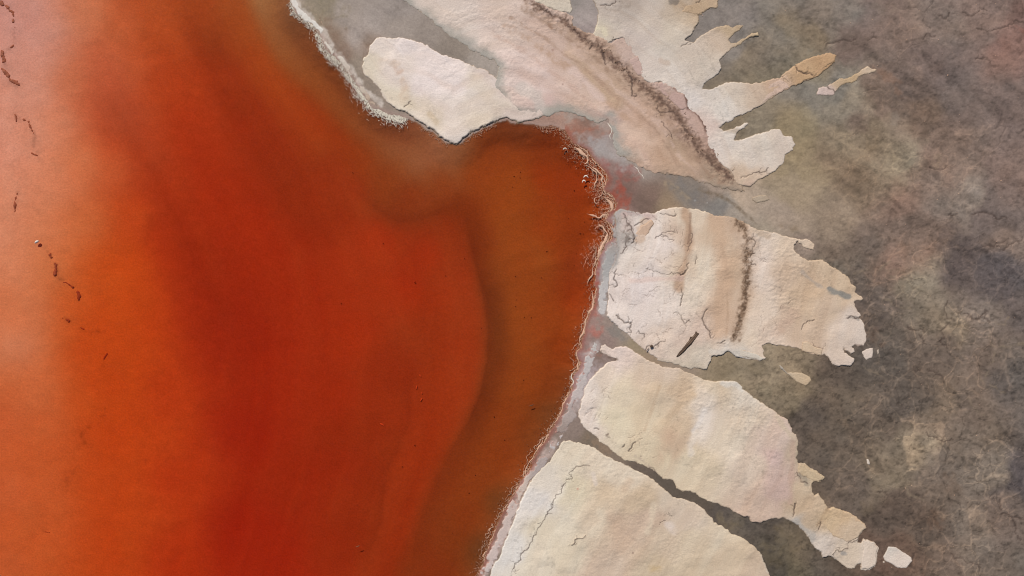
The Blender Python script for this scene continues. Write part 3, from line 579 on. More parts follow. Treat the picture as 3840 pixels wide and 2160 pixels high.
GROUP = 'salt slabs along the lake shore'
B_EDGE = (K(2, 0, [(820, 350), (900, 390), (1000, 425), (1080, 375), (1150, 365), (1200, 450), (1220, 535), (1280, 550), (1320, 640), (1335, 760), (1450, 835), (1530, 810), (1610, 880), (1680, 930), (1740, 950), (1772, 1090), (1850, 1130), (1930, 1240), (1980, 1350)])
          + K(2, 1, [(2010, 0), (2060, 100), (2150, 200), (2240, 270), (2290, 370)]))
B_RIDGE = K(2, 0, [(190, 20), (330, 110), (440, 170), (560, 240), (640, 320), (760, 410), (880, 480), (1000, 590), (1130, 700), (1220, 800), (1350, 890), (1480, 1000), (1620, 1110), (1700, 1230), (1780, 1350)]) + K(2, 1, [(1860, 30), (1960, 110), (2070, 250), (2180, 340)])
B_LEFT = [(1460, -170)] + K(1, 0, [(1480, 0), (1560, 60), (1700, 150), (1800, 260), (1900, 330), (2050, 420), (2150, 500), (2280, 560), (2390, 610), (2440, 680)])
B_LOW = K(2, 0, [(330, 1165), (480, 1120), (640, 1150), (760, 1200), (870, 1230), (960, 1205), (1010, 1290), (1000, 1400)]) + K(2, 1, [(1030, 40), (1060, 90), (1130, 140), (1220, 200), (1330, 250), (1420, 290), (1560, 305), (1640, 320), (1760, 330), (1900, 390), (2060, 430), (2200, 460), (2330, 470)])
B_POLY = (B_LEFT + [(1850, 330), (1900, 420), (1960, 446), (2010, 444)] + B_LOW + list(reversed(B_EDGE)) + K(2, 0, [(790, 330), (700, 310), (630, 260), (600, 170), (480, 120), (380, 90), (280, 50), (190, 0)]) + [(1900, -170)])
TAN = (192, 164, 138); BRN = (150, 122, 100); PNK = (224, 196, 186); CRM = (224, 208, 184)
slab('sand_bank', 'pink and tan sandy salt bank running diagonally under a dark clod ridge', 'salt bank', B_POLY, 0.22,
     [(1700, 60, (220, 204, 192)), (1850, 120, (222, 202, 190)), (1950, 60, (212, 190, 176)), (2050, 100, (205, 178, 162)), (1900, 250, (222, 200, 190)), (2000, 300, (222, 198, 188)), (2100, 200, (208, 180, 164)), (2150, 330, (216, 190, 176)),
      (2200, 250, (196, 166, 144)), (2080, 420, (214, 186, 178)), (2200, 400, (210, 182, 164)), (2300, 350, (194, 164, 140)), (2350, 450, (208, 178, 160)), (2250, 480, (205, 180, 166)), (2400, 480, (206, 174, 152)), (2450, 420, (196, 164, 142)), (2480, 560, (206, 174, 150)), (2560, 540, (180, 152, 128)),
      (2420, 600, (212, 182, 162)), (2550, 630, (196, 166, 142)), (2680, 640, (172, 148, 126)), (2600, 480, (190, 160, 146)), (2500, 300, (198, 170, 156)), (2400, 200, (200, 174, 160)), (2560, 400, (192, 162, 150)), (2720, 690, (178, 156, 134)), (2640, 560, (188, 156, 142)), (1900, 20, (214, 192, 176)), (1750, 120, (222, 206, 194)), (1850, 300, (226, 208, 196))],
     strokes=[(B_RIDGE[4:], 50, (172, 142, 118), 0.5, 0.9, 0.6, 60, 0.2), ([(p[0] - 14, p[1] + 12) for p in B_RIDGE], 34, (176, 146, 122), 0.55, 0.95, 0.6, 24, 0.4), (wander(B_RIDGE, 0.1, 3), 22, (126, 98, 82), 0.9, 0.95, 0.7, 14, 0.35), (wander(B_RIDGE, 0.12, 4), 7, (92, 70, 60), 0.85, 0.9, 0.8, 10, 0.5), (B_RIDGE[10:], 30, (120, 94, 78), 0.6, 0.95, 1.0, 11, 0.7),
              (B_EDGE[9:], 7, (112, 80, 68), 0.75, 0.6, 0.5, 30, 0.4), (B_EDGE[14:], 12, (104, 74, 64), 0.8, 0.6, 0.5, 30, 0.25),
              (K(2, 0, [(0, 640), (150, 760), (400, 880), (640, 1000)]), 26, (206, 176, 160), 0.5, 0.9, 0.4, 60, 0.3), (K(2, 0, [(560, 500), (760, 740), (900, 930), (1050, 1050)]), 30, (198, 168, 138), 0.6, 0.9, 0.4, 60, 0.3),
              *[([(p[0] - a, p[1] + b) for p in B_RIDGE], w, q, st, 0.9, 0.5, 30, 0.5) for a, b, w, q, st in ((30, 26, 14, (158, 128, 106), 0.6), (56, 48, 12, (214, 186, 170), 0.5), (74, 62, 9, (172, 140, 118), 0.6), (100, 86, 20, (186, 152, 126), 0.6), (140, 118, 14, (200, 166, 148), 0.5))], (K(2, 0, [(620, 720), (800, 900), (900, 1000)]), 26, (228, 204, 194), 0.6, 0.9, 0.4, 60), (K(2, 0, [(1120, 1290), (1250, 1340), (1400, 1440)]), 40, (220, 192, 172), 0.6, 0.9, 0.3, 60), (K(2, 0, [(370, 260), (400, 290)]), 6, (150, 118, 98), 0.6, 0.6, 0.5, 20),
              (K(2, 0, [(100, 900), (250, 970), (300, 1100)]), 34, (208, 198, 188), 0.6, 0.9, 0.4, 50), (K(2, 0, [(700, 1080), (900, 1170), (1080, 1210)]), 20, (188, 160, 148), 0.5, 0.9, 0.4, 50), (K(2, 1, [(1100, 120), (1250, 180), (1420, 270)]), 16, (168, 140, 120), 0.6, 0.9, 0.5, 30, 0.3),
              (K(2, 1, [(1440, 260), (1700, 240), (1900, 330)]), 24, (178, 150, 128), 0.6, 0.9, 0.4, 40), (K(2, 1, [(1500, 310), (1700, 350), (2000, 420), (2250, 470)]), 22, (150, 134, 118), 0.75, 0.9, 0.4, 40), (K(2, 0, [(510, 850)]), 6, (150, 112, 104), 0.7), (K(2, 0, [(410, 505)]), 7, (166, 130, 116), 0.7)],
     cracks=[(K(2, 0, [(1460, 1060), (1480, 1130), (1560, 1130), (1640, 1130)]), 4, 0.05), (K(2, 0, [(1195, 820), (1200, 900), (1200, 970), (1250, 970)]), 5, 0.05), (K(2, 0, [(910, 520), (920, 600), (940, 650)]), 6, 0.06), (K(2, 0, [(800, 470), (780, 500)]), 6, 0.06), (K(2, 0, [(1500, 1230), (1580, 1320), (1610, 1400)]), 3, 0.04), (K(2, 0, [(1170, 760), (1210, 810)]), 5, 0.05), (K(2, 0, [(1010, 400), (1020, 375), (1080, 375)]), 3, 0.04)],
     jag=5, relief=0.026, soft_side=B_LEFT + B_LOW[:8], soft_w=46, soft_to=(172, 166, 156), seed=1, wavy=0.04, rough_pts=[(B_RIDGE, 40, 1.6), (B_LOW[7:], 60, 0.5)], group=GROUP)

A_DARK = K(1, 0, [(1060, 665), (1090, 750), (1150, 810), (1210, 858), (1250, 910), (1290, 980), (1350, 1050), (1430, 1110), (1520, 1135), (1600, 1185), (1690, 1240), (1790, 1310), (1850, 1370), (1910, 1415), (2010, 1438), (2060, 1425), (2160, 1335), (2300, 1270), (2420, 1210), (2520, 1182)]) + K(2, 0, [(0, 1203), (60, 1220), (160, 1213), (240, 1195)])
A_RIGHT = K(2, 0, [(330, 1165), (290, 1090), (180, 1010), (60, 960)]) + K(1, 0, [(2560, 920), (2450, 850), (2420, 790)])
slab('salt_slab', 'white tongue-shaped salt slab with its tip in the lake, left of the sandy bank', 'salt slab',
     A_DARK + A_RIGHT + K(1, 0, [(2320, 715), (2230, 690), (2150, 650), (2060, 610), (1960, 580), (1850, 555), (1780, 510), (1720, 470), (1660, 430), (1560, 405), (1470, 388), (1360, 390), (1240, 385), (1180, 410), (1135, 480), (1120, 550), (1075, 600)]), 0.24,
     [(1420, 170, (230, 214, 202)), (1500, 170, (234, 220, 214)), (1600, 190, (234, 218, 210)), (1400, 260, (226, 212, 190)), (1500, 260, (228, 212, 200)), (1600, 280, (236, 220, 212)), (1700, 260, (236, 220, 212)), (1800, 290, (228, 214, 200)), (1500, 360, (228, 214, 192)), (1650, 400, (230, 214, 202)), (1800, 380, (226, 210, 194)), (1600, 480, (228, 214, 196)), (1700, 500, (230, 216, 204)), (1900, 430, (226, 210, 194)), (1990, 440, (220, 206, 194)), (1850, 460, (228, 212, 190))],
     strokes=[(K(1, 0, [(1400, 680), (1440, 700)]), 20, (200, 164, 140), 0.6, 0.9, 0.6, 30, 0.3), (K(1, 0, [(1480, 800), (1520, 880), (1490, 960)]), 26, (210, 178, 152), 0.55, 0.9, 0.6, 40, 0.3), (K(1, 0, [(1250, 600), (1350, 620), (1420, 650)]), 18, (212, 184, 158), 0.45, 0.9, 0.6, 40, 0.3),
              (K(1, 0, [(1500, 1000), (1700, 1050), (1850, 1200)]), 40, (218, 200, 172), 0.4, 0.9, 0.5, 60, 0.3), (K(1, 0, [(2200, 850), (2300, 950), (2400, 1100)]), 50, (216, 196, 170), 0.35, 0.9, 0.5, 60, 0.3), (K(1, 0, [(1750, 1150), (1820, 1230)]), 14, (210, 186, 152), 0.5, 0.9, 0.4, 40), (A_DARK, 7, (206, 190, 178), 0.6, 0.8, 0.4, 30)],
     cracks=[(K(1, 0, [(1490, 1080), (1560, 1020)]), 3, 0.04), (K(1, 0, [(1200, 905), (1255, 908)]), 5, 0.1), (K(1, 0, [(2130, 1370), (2170, 1310), (2280, 1265)]), 3.5, 0.06)],
     base=0.118, jag=4, relief=0.016, seed=2, soft_side=A_RIGHT, soft_w=55, soft_to=(218, 200, 188), wavy=0.06, group=GROUP)

C_FING = (K(2, 0, [(2060, 0), (2065, 70), (2040, 90), (1990, 80), (1950, 110), (1870, 160), (1865, 230), (1840, 310), (1800, 370), (1745, 410), (1830, 432), (1890, 370), (2000, 300), (2100, 270), (2150, 262), (2220, 285), (2290, 248), (2322, 262), (2290, 312), (2230, 340), (2170, 400), (2200, 440), (2260, 440), (2330, 385), (2410, 338), (2465, 335), (2478, 362), (2430, 378), (2350, 412), (2270, 460), (2200, 500), (2130, 560), (2080, 610), (2100, 680), (2080, 740), (1990, 800), (1930, 850), (1910, 900), (2000, 892), (2100, 850), (2200, 825), (2300, 832), (2420, 845), (2540, 828)])
          + K(3, 0, [(0, 818), (110, 780), (260, 660), (380, 600), (500, 560), (620, 535), (680, 560), (670, 620), (630, 660), (560, 700), (500, 760), (430, 800), (330, 840), (200, 890), (100, 950), (0, 1020)])
          + K(2, 0, [(2500, 1062), (2400, 1110), (2250, 1180), (2150, 1240), (2090, 1290), (2130, 1320), (2230, 1295), (2340, 1238), (2365, 1245), (2340, 1290), (2270, 1330), (2235, 1410), (2300, 1412), (2400, 1380), (2480, 1345), (2560, 1328)])
          + K(3, 0, [(30, 1310), (110, 1310), (160, 1370), (230, 1380), (260, 1430)]) + K(3, 1, [(268, 10), (240, 60), (170, 110), (150, 190), (100, 240), (0, 310)]) + K(2, 1, [(2480, 360), (2400, 430), (2310, 420)]))
C_POLY = [(2690, -170)] + C_FING + [(p[0] - 14, p[1] + 6) for p in reversed(B_EDGE)] + K(2, 0, [(830, 310), (860, 220), (865, 130), (810, 0)]) + [(2230, -170)]
slab('salt_slab', 'broad pale salt sheet with long fingers reaching onto the mud, right of the sandy bank', 'salt slab', C_POLY, 0.17,
     [(2280, 60, (196, 182, 170)), (2350, 30, (186, 172, 160)), (2450, 60, (206, 192, 178)), (2550, 30, (196, 178, 158)), (2620, 30, (182, 156, 126)), (2680, 20, (198, 172, 142)), (2600, 70, (196, 174, 148)), (2250, 110, (214, 200, 178)), (2400, 130, (204, 188, 176)), (2550, 130, (208, 194, 176)), (2480, 200, (208, 196, 182)), (2600, 200, (206, 190, 174)),
      (2680, 160, (208, 188, 168)), (2720, 110, (190, 166, 136)), (2780, 105, (186, 162, 132)), (2830, 132, (206, 184, 148)), (2420, 230, (216, 202, 190)), (2520, 300, (220, 208, 196)), (2640, 260, (208, 194, 178)), (2650, 330, (216, 204, 192)), (2750, 340, (212, 196, 178)), (2850, 330, (208, 186, 164)), (2920, 310, (198, 168, 138)), (3000, 270, (194, 160, 122)), (3100, 220, (188, 152, 114)), (2600, 370, (222, 212, 204)),
      (2700, 420, (222, 212, 200)), (2650, 480, (214, 192, 180)), (2750, 520, (218, 206, 194)), (2850, 520, (216, 202, 186)), (2930, 540, (216, 200, 184)), (2780, 580, (220, 206, 192)), (2700, 580, (222, 208, 196)), (2800, 660, (206, 182, 158))],
     strokes=[(K(2, 0, [(830, 300), (900, 280), (940, 350)]), 14, (222, 210, 182), 0.8, 0.7, 0.4, 30), (K(2, 0, [(1050, 80), (1160, 60), (1100, 20)]), 22, (150, 134, 120), 0.45, 0.9, 0.6, 30, 0.5), (K(2, 0, [(1650, 60), (1800, 100), (1900, 60)]), 26, (176, 146, 112), 0.5, 0.9, 0.5, 40, 0.3), (K(2, 0, [(1600, 10), (1640, 20)]), 14, (120, 112, 104), 0.7, 0.6, 0.5, 30),
              (K(2, 0, [(1500, 620), (1560, 640)]), 14, (190, 160, 136), 0.4, 0.9, 0.5, 30), (K(3, 0, [(0, 870), (100, 800), (180, 850)]), 30, (208, 176, 156), 0.5, 0.9, 0.4, 40), (K(2, 1, [(2340, 400), (2440, 400)]), 16, (206, 178, 158), 0.6, 0.9, 0.4, 40), (K(2, 0, [(2120, 1300), (2280, 1330), (2250, 1400)]), 16, (176, 156, 132), 0.6, 0.9, 0.3, 40)],
     cracks=[(K(2, 1, [(2300, 345), (2400, 310), (2500, 290), (2576, 240)]), 4, 0.07), (K(2, 0, [(885, 60), (960, 60), (1010, 40), (1040, 10)]), 4, 0.06), (K(2, 0, [(1000, 410), (1020, 375)]), 3, 0.04), (K(3, 0, [(260, 660), (330, 730), (440, 760)]), 5, 0.1), (K(3, 0, [(110, 780), (180, 800), (220, 830)]), 3.5, 0.07), (K(2, 0, [(1850, 30), (1880, 25), (1950, 0)]), 4, 0.05), (K(2, 0, [(1700, 470), (1790, 400)]), 3, 0.06)],
     base=0.106, jag=3.2, relief=0.014, seed=3, wavy=0.04, rough_pts=[(K(2, 0, [(1600, 800), (1750, 850), (1900, 1150), (2100, 1350)]), 70, 1.2)], group=GROUP)
slab('salt_slab', 'cream salt piece at the top edge, left of a blue-grey mud notch', 'salt slab', [(1960, -170), (2135, -170)] + K(2, 0, [(585, 0), (618, 90), (592, 150), (520, 130), (430, 105), (330, 70), (230, 15)]), 0.26,
     [(2060, 10, (218, 204, 182)), (2120, 40, (214, 200, 180)), (2000, -40, (210, 192, 172))], jag=4, relief=0.02, seed=4, group=GROUP)
slab('salt_slab', 'narrow crooked strip of pale crust alone on the mud at upper right', 'salt slab', K(3, 0, [(490, 950), (505, 890), (580, 865), (660, 828), (720, 798), (800, 788), (880, 740), (940, 700), (1000, 672), (1025, 690), (1088, 698), (1080, 722), (1000, 735), (930, 772), (880, 812), (830, 834), (740, 855), (685, 905), (662, 955), (560, 958)]), 0.15,
     [(3090, 350, (210, 188, 178)), (3130, 320, (198, 170, 136)), (3190, 300, (192, 164, 126)), (3260, 262, (206, 182, 156))], cracks=[(K(3, 0, [(570, 868), (650, 900), (668, 930)]), 4, 0.08)], jag=3, relief=0.012, seed=5, group=GROUP)

D_POLY = (K(2, 1, [(1030, 705), (1090, 655), (1200, 675), (1300, 695), (1430, 690), (1500, 668), (1620, 640), (1780, 638), (1900, 668), (2050, 712), (2200, 735), (2320, 785), (2400, 832), (2480, 870)])
          + K(3, 1, [(0, 882), (100, 900), (200, 930), (300, 950), (420, 960), (462, 1010), (450, 1065), (380, 1050), (335, 1012), (290, 985), (246, 1010), (260, 1070), (320, 1130), (400, 1165), (520, 1160), (590, 1200), (680, 1250), (740, 1312), (800, 1330), (840, 1400)])
          + K(3, 2, [(878, 0), (880, 50), (940, 80), (966, 115), (920, 126), (862, 132), (870, 190), (910, 240), (936, 277), (925, 300), (960, 350), (990, 470), (970, 540), (950, 575), (900, 578), (868, 562), (842, 590), (866, 640), (830, 656), (770, 625), (752, 600), (765, 650), (795, 672), (857, 712), (840, 790), (720, 786), (640, 762), (610, 720), (560, 668), (530, 686), (430, 662), (340, 630), (290, 602), (230, 596), (130, 580), (0, 560)])
          + K(2, 2, [(2560, 555), (2518, 585), (2530, 650), (2552, 705), (2500, 742), (2440, 717), (2330, 707), (2250, 682), (2170, 642), (2090, 677), (2005, 680), (1985, 760), (1960, 822), (1900, 815), (1800, 808), (1620, 768), (1480, 728), (1410, 680), (1330, 622), (1270, 572), (1200, 512), (1130, 440), (1050, 382), (985, 315), (955, 280), (960, 150), (962, 20)])
          + K(2, 1, [(972, 1430), (975, 1300), (1030, 1180), (1045, 1080), (1055, 1000), (1040, 900), (1045, 800)]))
D_RIDGE = K(2, 1, [(2262, 765), (2320, 860), (2365, 960), (2355, 1060), (2345, 1150), (2370, 1260), (2355, 1360)]) + K(2, 2, [(2345, 10), (2345, 110), (2320, 220), (2285, 330), (2255, 450), (2235, 500)])
D_STRIPE = K(2, 1, [(1740, 670), (1775, 850), (1765, 1050), (1720, 1250), (1670, 1440)])
slab('salt_slab', 'largest cracked white slab, crossed by a dark clod ridge and a brown stripe', 'salt slab', D_POLY, 0.24,
     [(2310, 870, (186, 176, 168)), (2330, 820, (214, 196, 186)), (2350, 950, (228, 214, 202)), (2450, 850, (232, 218, 206)), (2500, 950, (234, 220, 210)), (2400, 1050, (236, 222, 214)), (2320, 1080, (230, 214, 204)), (2480, 1120, (232, 218, 206)), (2350, 1180, (232, 218, 208)), (2540, 880, (214, 190, 168)), (2560, 1000, (216, 194, 170)), (2600, 820, (224, 206, 184)), (2620, 1000, (228, 212, 190)),
      (2590, 1100, (226, 210, 190)), (2680, 900, (212, 188, 162)), (2720, 1000, (204, 176, 148)), (2700, 1120, (208, 180, 154)), (2740, 850, (206, 180, 156)), (2660, 1200, (214, 188, 166)), (2720, 1220, (206, 178, 154)), (2500, 1250, (226, 206, 188)), (2600, 1270, (220, 196, 178)), (2450, 1300, (222, 202, 186)), (2600, 1350, (206, 192, 174)), (2850, 900, (222, 204, 186)), (2880, 1000, (226, 208, 192)), (2850, 1150, (224, 204, 184)),
      (2800, 1300, (222, 202, 180)), (2780, 1250, (226, 208, 188)), (2950, 1020, (204, 178, 152)), (2960, 930, (218, 196, 172)), (3020, 1080, (206, 178, 148)), (3100, 1020, (208, 182, 152)), (3000, 1180, (210, 184, 156)), (3100, 1180, (208, 184, 160)), (3180, 1250, (216, 200, 186)), (3200, 1210, (218, 202, 188)), (3130, 1350, (218, 200, 184)), (2960, 1230, (206, 180, 156)), (2920, 1280, (222, 200, 180)), (3020, 1310, (210, 184, 158)), (3180, 1100, (210, 184, 154)), (2750, 1350, (208, 200, 190))],
     strokes=[(K(2, 1, [(2050, 760), (2120, 950), (2130, 1150), (2120, 1400)]) + K(2, 2, [(2110, 200), (2060, 440)]), 62, (204, 170, 140), 0.7, 0.9, 0.3, 60), (D_STRIPE, 26, (190, 156, 128), 0.85, 0.9, 0.35, 60), (K(2, 1, [(1790, 700), (1785, 900), (1770, 1000)]), 6, (150, 118, 96), 0.6, 0.8, 0.5, 40), (D_RIDGE, 48, (190, 158, 130), 0.5, 0.9, 0.4, 50), (wander(D_RIDGE, 0.08, 5), 22, (130, 102, 78), 0.9, 0.95, 0.7, 14, 0.3), (wander(D_RIDGE, 0.1, 6), 9, (94, 72, 54), 0.85, 0.9, 0.8, 10, 0.5),
              (K(2, 1, [(1320, 780), (1310, 870), (1280, 970)]), 22, (208, 178, 152), 0.7, 0.7, 0.5, 30), (K(2, 1, [(1080, 740), (1100, 840), (1120, 920)]), 34, (168, 160, 152), 0.6, 0.9, 0.6, 24, 0.5), (K(2, 1, [(1160, 830), (1190, 930), (1170, 980)]), 22, (96, 80, 70), 0.6, 0.9, 0.8, 16, 0.8),
              (K(2, 1, [(1150, 700), (1280, 700), (1400, 720)]), 18, (206, 176, 168), 0.6, 0.9, 0.5, 30), (K(2, 1, [(2100, 1000), (2160, 1300)]), 12, (186, 156, 130), 0.4, 0.9, 0.4, 50), (K(2, 1, [(1200, 1380), (1500, 1360), (1700, 1350)]), 14, (222, 190, 176), 0.5, 0.9, 0.4, 50), (K(2, 2, [(2160, 40), (2170, 300), (2150, 500)]), 7, (178, 146, 118), 0.5, 0.9, 0.5, 40, 0.3),
              (K(3, 2, [(610, 5), (700, 50), (800, 90)]), 16, (138, 136, 130), 0.9, 0.7, 0.5, 30), (K(3, 2, [(820, 290), (880, 300), (900, 310)]), 9, (150, 142, 134), 0.8, 0.7, 0.5, 20), (K(3, 2, [(870, 570), (930, 580)]), 9, (120, 92, 80), 0.6, 0.7, 0.5, 20), (K(3, 1, [(340, 1290), (430, 1370), (540, 1440)]), 12, (172, 160, 148), 0.6, 0.8, 0.4, 30), (K(3, 2, [(200, 200), (250, 280), (150, 420), (80, 460)]), 34, (200, 168, 146), 0.5, 0.9, 0.5, 40, 0.3),
              (K(2, 2, [(1990, 640), (2170, 640), (2400, 680)]), 14, (204, 196, 184), 0.7, 0.8, 0.3, 30), (K(2, 2, [(1500, 740), (1700, 760), (1900, 790)]), 20, (196, 182, 162), 0.7, 0.9, 0.3, 40), (K(2, 1, [(2440, 880), (2560, 920)]), 18, (190, 166, 140), 0.6, 0.9, 0.5, 30)],
     cracks=[(K(2, 1, [(1120, 700), (1150, 790), (1200, 870), (1225, 960), (1200, 1000)]), 5, 0.1), (K(2, 1, [(1140, 1000), (1130, 1060), (1090, 1100)]), 4, 0.07), (K(2, 1, [(1230, 825), (1290, 790), (1370, 755)]), 5, 0.09), (K(2, 1, [(1150, 650), (1250, 665), (1350, 660), (1410, 680)]), 4, 0.08), (K(2, 1, [(1490, 700), (1540, 700), (1580, 720), (1650, 710)]), 4, 0.07), (K(2, 1, [(1500, 900), (1570, 880), (1640, 890)]), 3, 0.03), (K(2, 1, [(1440, 950), (1500, 910), (1560, 930), (1630, 970)]), 3, 0.03),
             (K(2, 1, [(1780, 1200), (1770, 1250), (1720, 1310), (1690, 1320)]), 4, 0.06), (K(2, 1, [(1850, 1130), (1840, 1210)]), 3.5, 0.05), (K(2, 1, [(1050, 1260), (1030, 1330), (1050, 1390), (1030, 1440)]), 4.5, 0.08), (K(2, 1, [(1700, 1320), (1500, 1310), (1340, 1260)]), 3, 0.03), (K(2, 1, [(1800, 900), (1790, 1000), (1760, 1080)]), 4, 0.05),
             (K(2, 2, [(1050, 275), (1100, 320), (1170, 345), (1200, 370), (1185, 420), (1200, 445), (1160, 455)]), 5.5, 0.10), (K(2, 2, [(1270, 430), (1300, 460), (1330, 490)]), 5, 0.08), (K(2, 2, [(1700, 10), (1720, 60), (1700, 130), (1690, 180)]), 4.5, 0.07), (K(2, 2, [(1620, 255), (1680, 265), (1710, 320), (1780, 325)]), 3.5, 0.05), (K(2, 2, [(1960, 215), (1920, 290), (1930, 370), (1980, 430), (1995, 500)]), 4.5, 0.08),
             (K(2, 2, [(2060, 555), (2110, 545), (2140, 530)]), 4, 0.07), (K(2, 2, [(1340, 628), (1400, 590)]), 3.5, 0.06), (K(2, 2, [(1420, 600), (1500, 540), (1540, 520)]), 3, 0.04), (K(2, 1, [(2390, 960), (2450, 990), (2430, 1040)]), 4, 0.06), (K(2, 1, [(2390, 1140), (2440, 1100)]), 4, 0.06), (K(2, 1, [(2400, 1210), (2450, 1220)]), 5, 0.07),
             *hairlines([(2300, 820), (2560, 800), (2570, 1330), (2400, 1260), (2290, 1180)], 42, 3), *hairlines([(2300, 800), (2380, 800), (2370, 920), (2310, 960)], 20, 4, 10, 40), *hairlines([(2820, 900), (2960, 960), (2960, 1250), (2820, 1270)], 14, 5),
             (K(3, 2, [(780, 300), (850, 285), (935, 285)]), 4, 0.1), (K(3, 2, [(330, 420), (380, 350), (460, 320)]), 3.5, 0.06), (K(3, 2, [(440, 580), (490, 600), (550, 610)]), 4, 0.1), (K(3, 2, [(200, 640), (220, 600)]), 3, 0.05), (K(2, 2, [(980, 60), (1000, 90), (1020, 130)]), 4, 0.06)],
     jag=3.2, relief=0.017, seed=6, wavy=0.05, soft_side=K(2, 1, [(1045, 720), (1050, 900), (1050, 1000)]), soft_w=20, soft_to=(168, 162, 158), rough_pts=[(K(3, 1, [(0, 920), (150, 1010), (220, 1200)]), 80, 1.2), (K(3, 2, [(100, 60), (200, 250), (100, 480)]), 80, 1.3), (D_RIDGE, 30, 1.2)], group=GROUP)

E_POLY = (K(2, 2, [(890, 585), (940, 572), (1010, 612), (1080, 600), (1160, 592), (1250, 652), (1310, 700), (1400, 742), (1520, 787), (1680, 812), (1820, 862), (1960, 930), (2080, 940), (2200, 940), (2270, 950), (2312, 990), (2340, 1040), (2420, 1092), (2500, 1142)])
          + K(3, 2, [(0, 1205), (60, 1232), (130, 1290), (190, 1332), (230, 1390)]) + K(3, 3, [(245, 0), (280, 30), (300, 110), (295, 210), (272, 262), (300, 310), (370, 318), (430, 368), (500, 408), (562, 450), (545, 482), (510, 502), (470, 490), (440, 520), (440, 600), (462, 640), (500, 615), (525, 650), (570, 700), (602, 762), (660, 758), (740, 790), (820, 810), (900, 870), (970, 920), (983, 958), (940, 1002), (912, 1060), (900, 1110), (935, 1112), (950, 1072), (1020, 1088), (1080, 1120), (1108, 1160), (1090, 1220), (1092, 1290), (1080, 1350), (1010, 1390), (925, 1382), (932, 1325), (890, 1335), (862, 1370), (780, 1360), (740, 1320), (680, 1272), (600, 1240), (552, 1252), (512, 1190), (440, 1130), (400, 1070), (350, 1000), (300, 940), (230, 892), (150, 860), (60, 872), (0, 888)])
          + K(2, 3, [(2500, 912), (2420, 908), (2370, 850), (2280, 820), (2190, 770), (2100, 740), (2000, 710), (1900, 670), (1840, 610), (1760, 590), (1700, 590), (1660, 560), (1620, 490), (1540, 465), (1480, 440), (1400, 360), (1300, 330), (1220, 300), (1140, 280), (1050, 220), (980, 170), (900, 110), (850, 50)])
          + K(2, 2, [(770, 1430), (690, 1360), (668, 1260), (690, 1160), (722, 1020), (765, 940), (840, 875), (885, 805), (960, 752), (1060, 716), (980, 690), (900, 650)]))
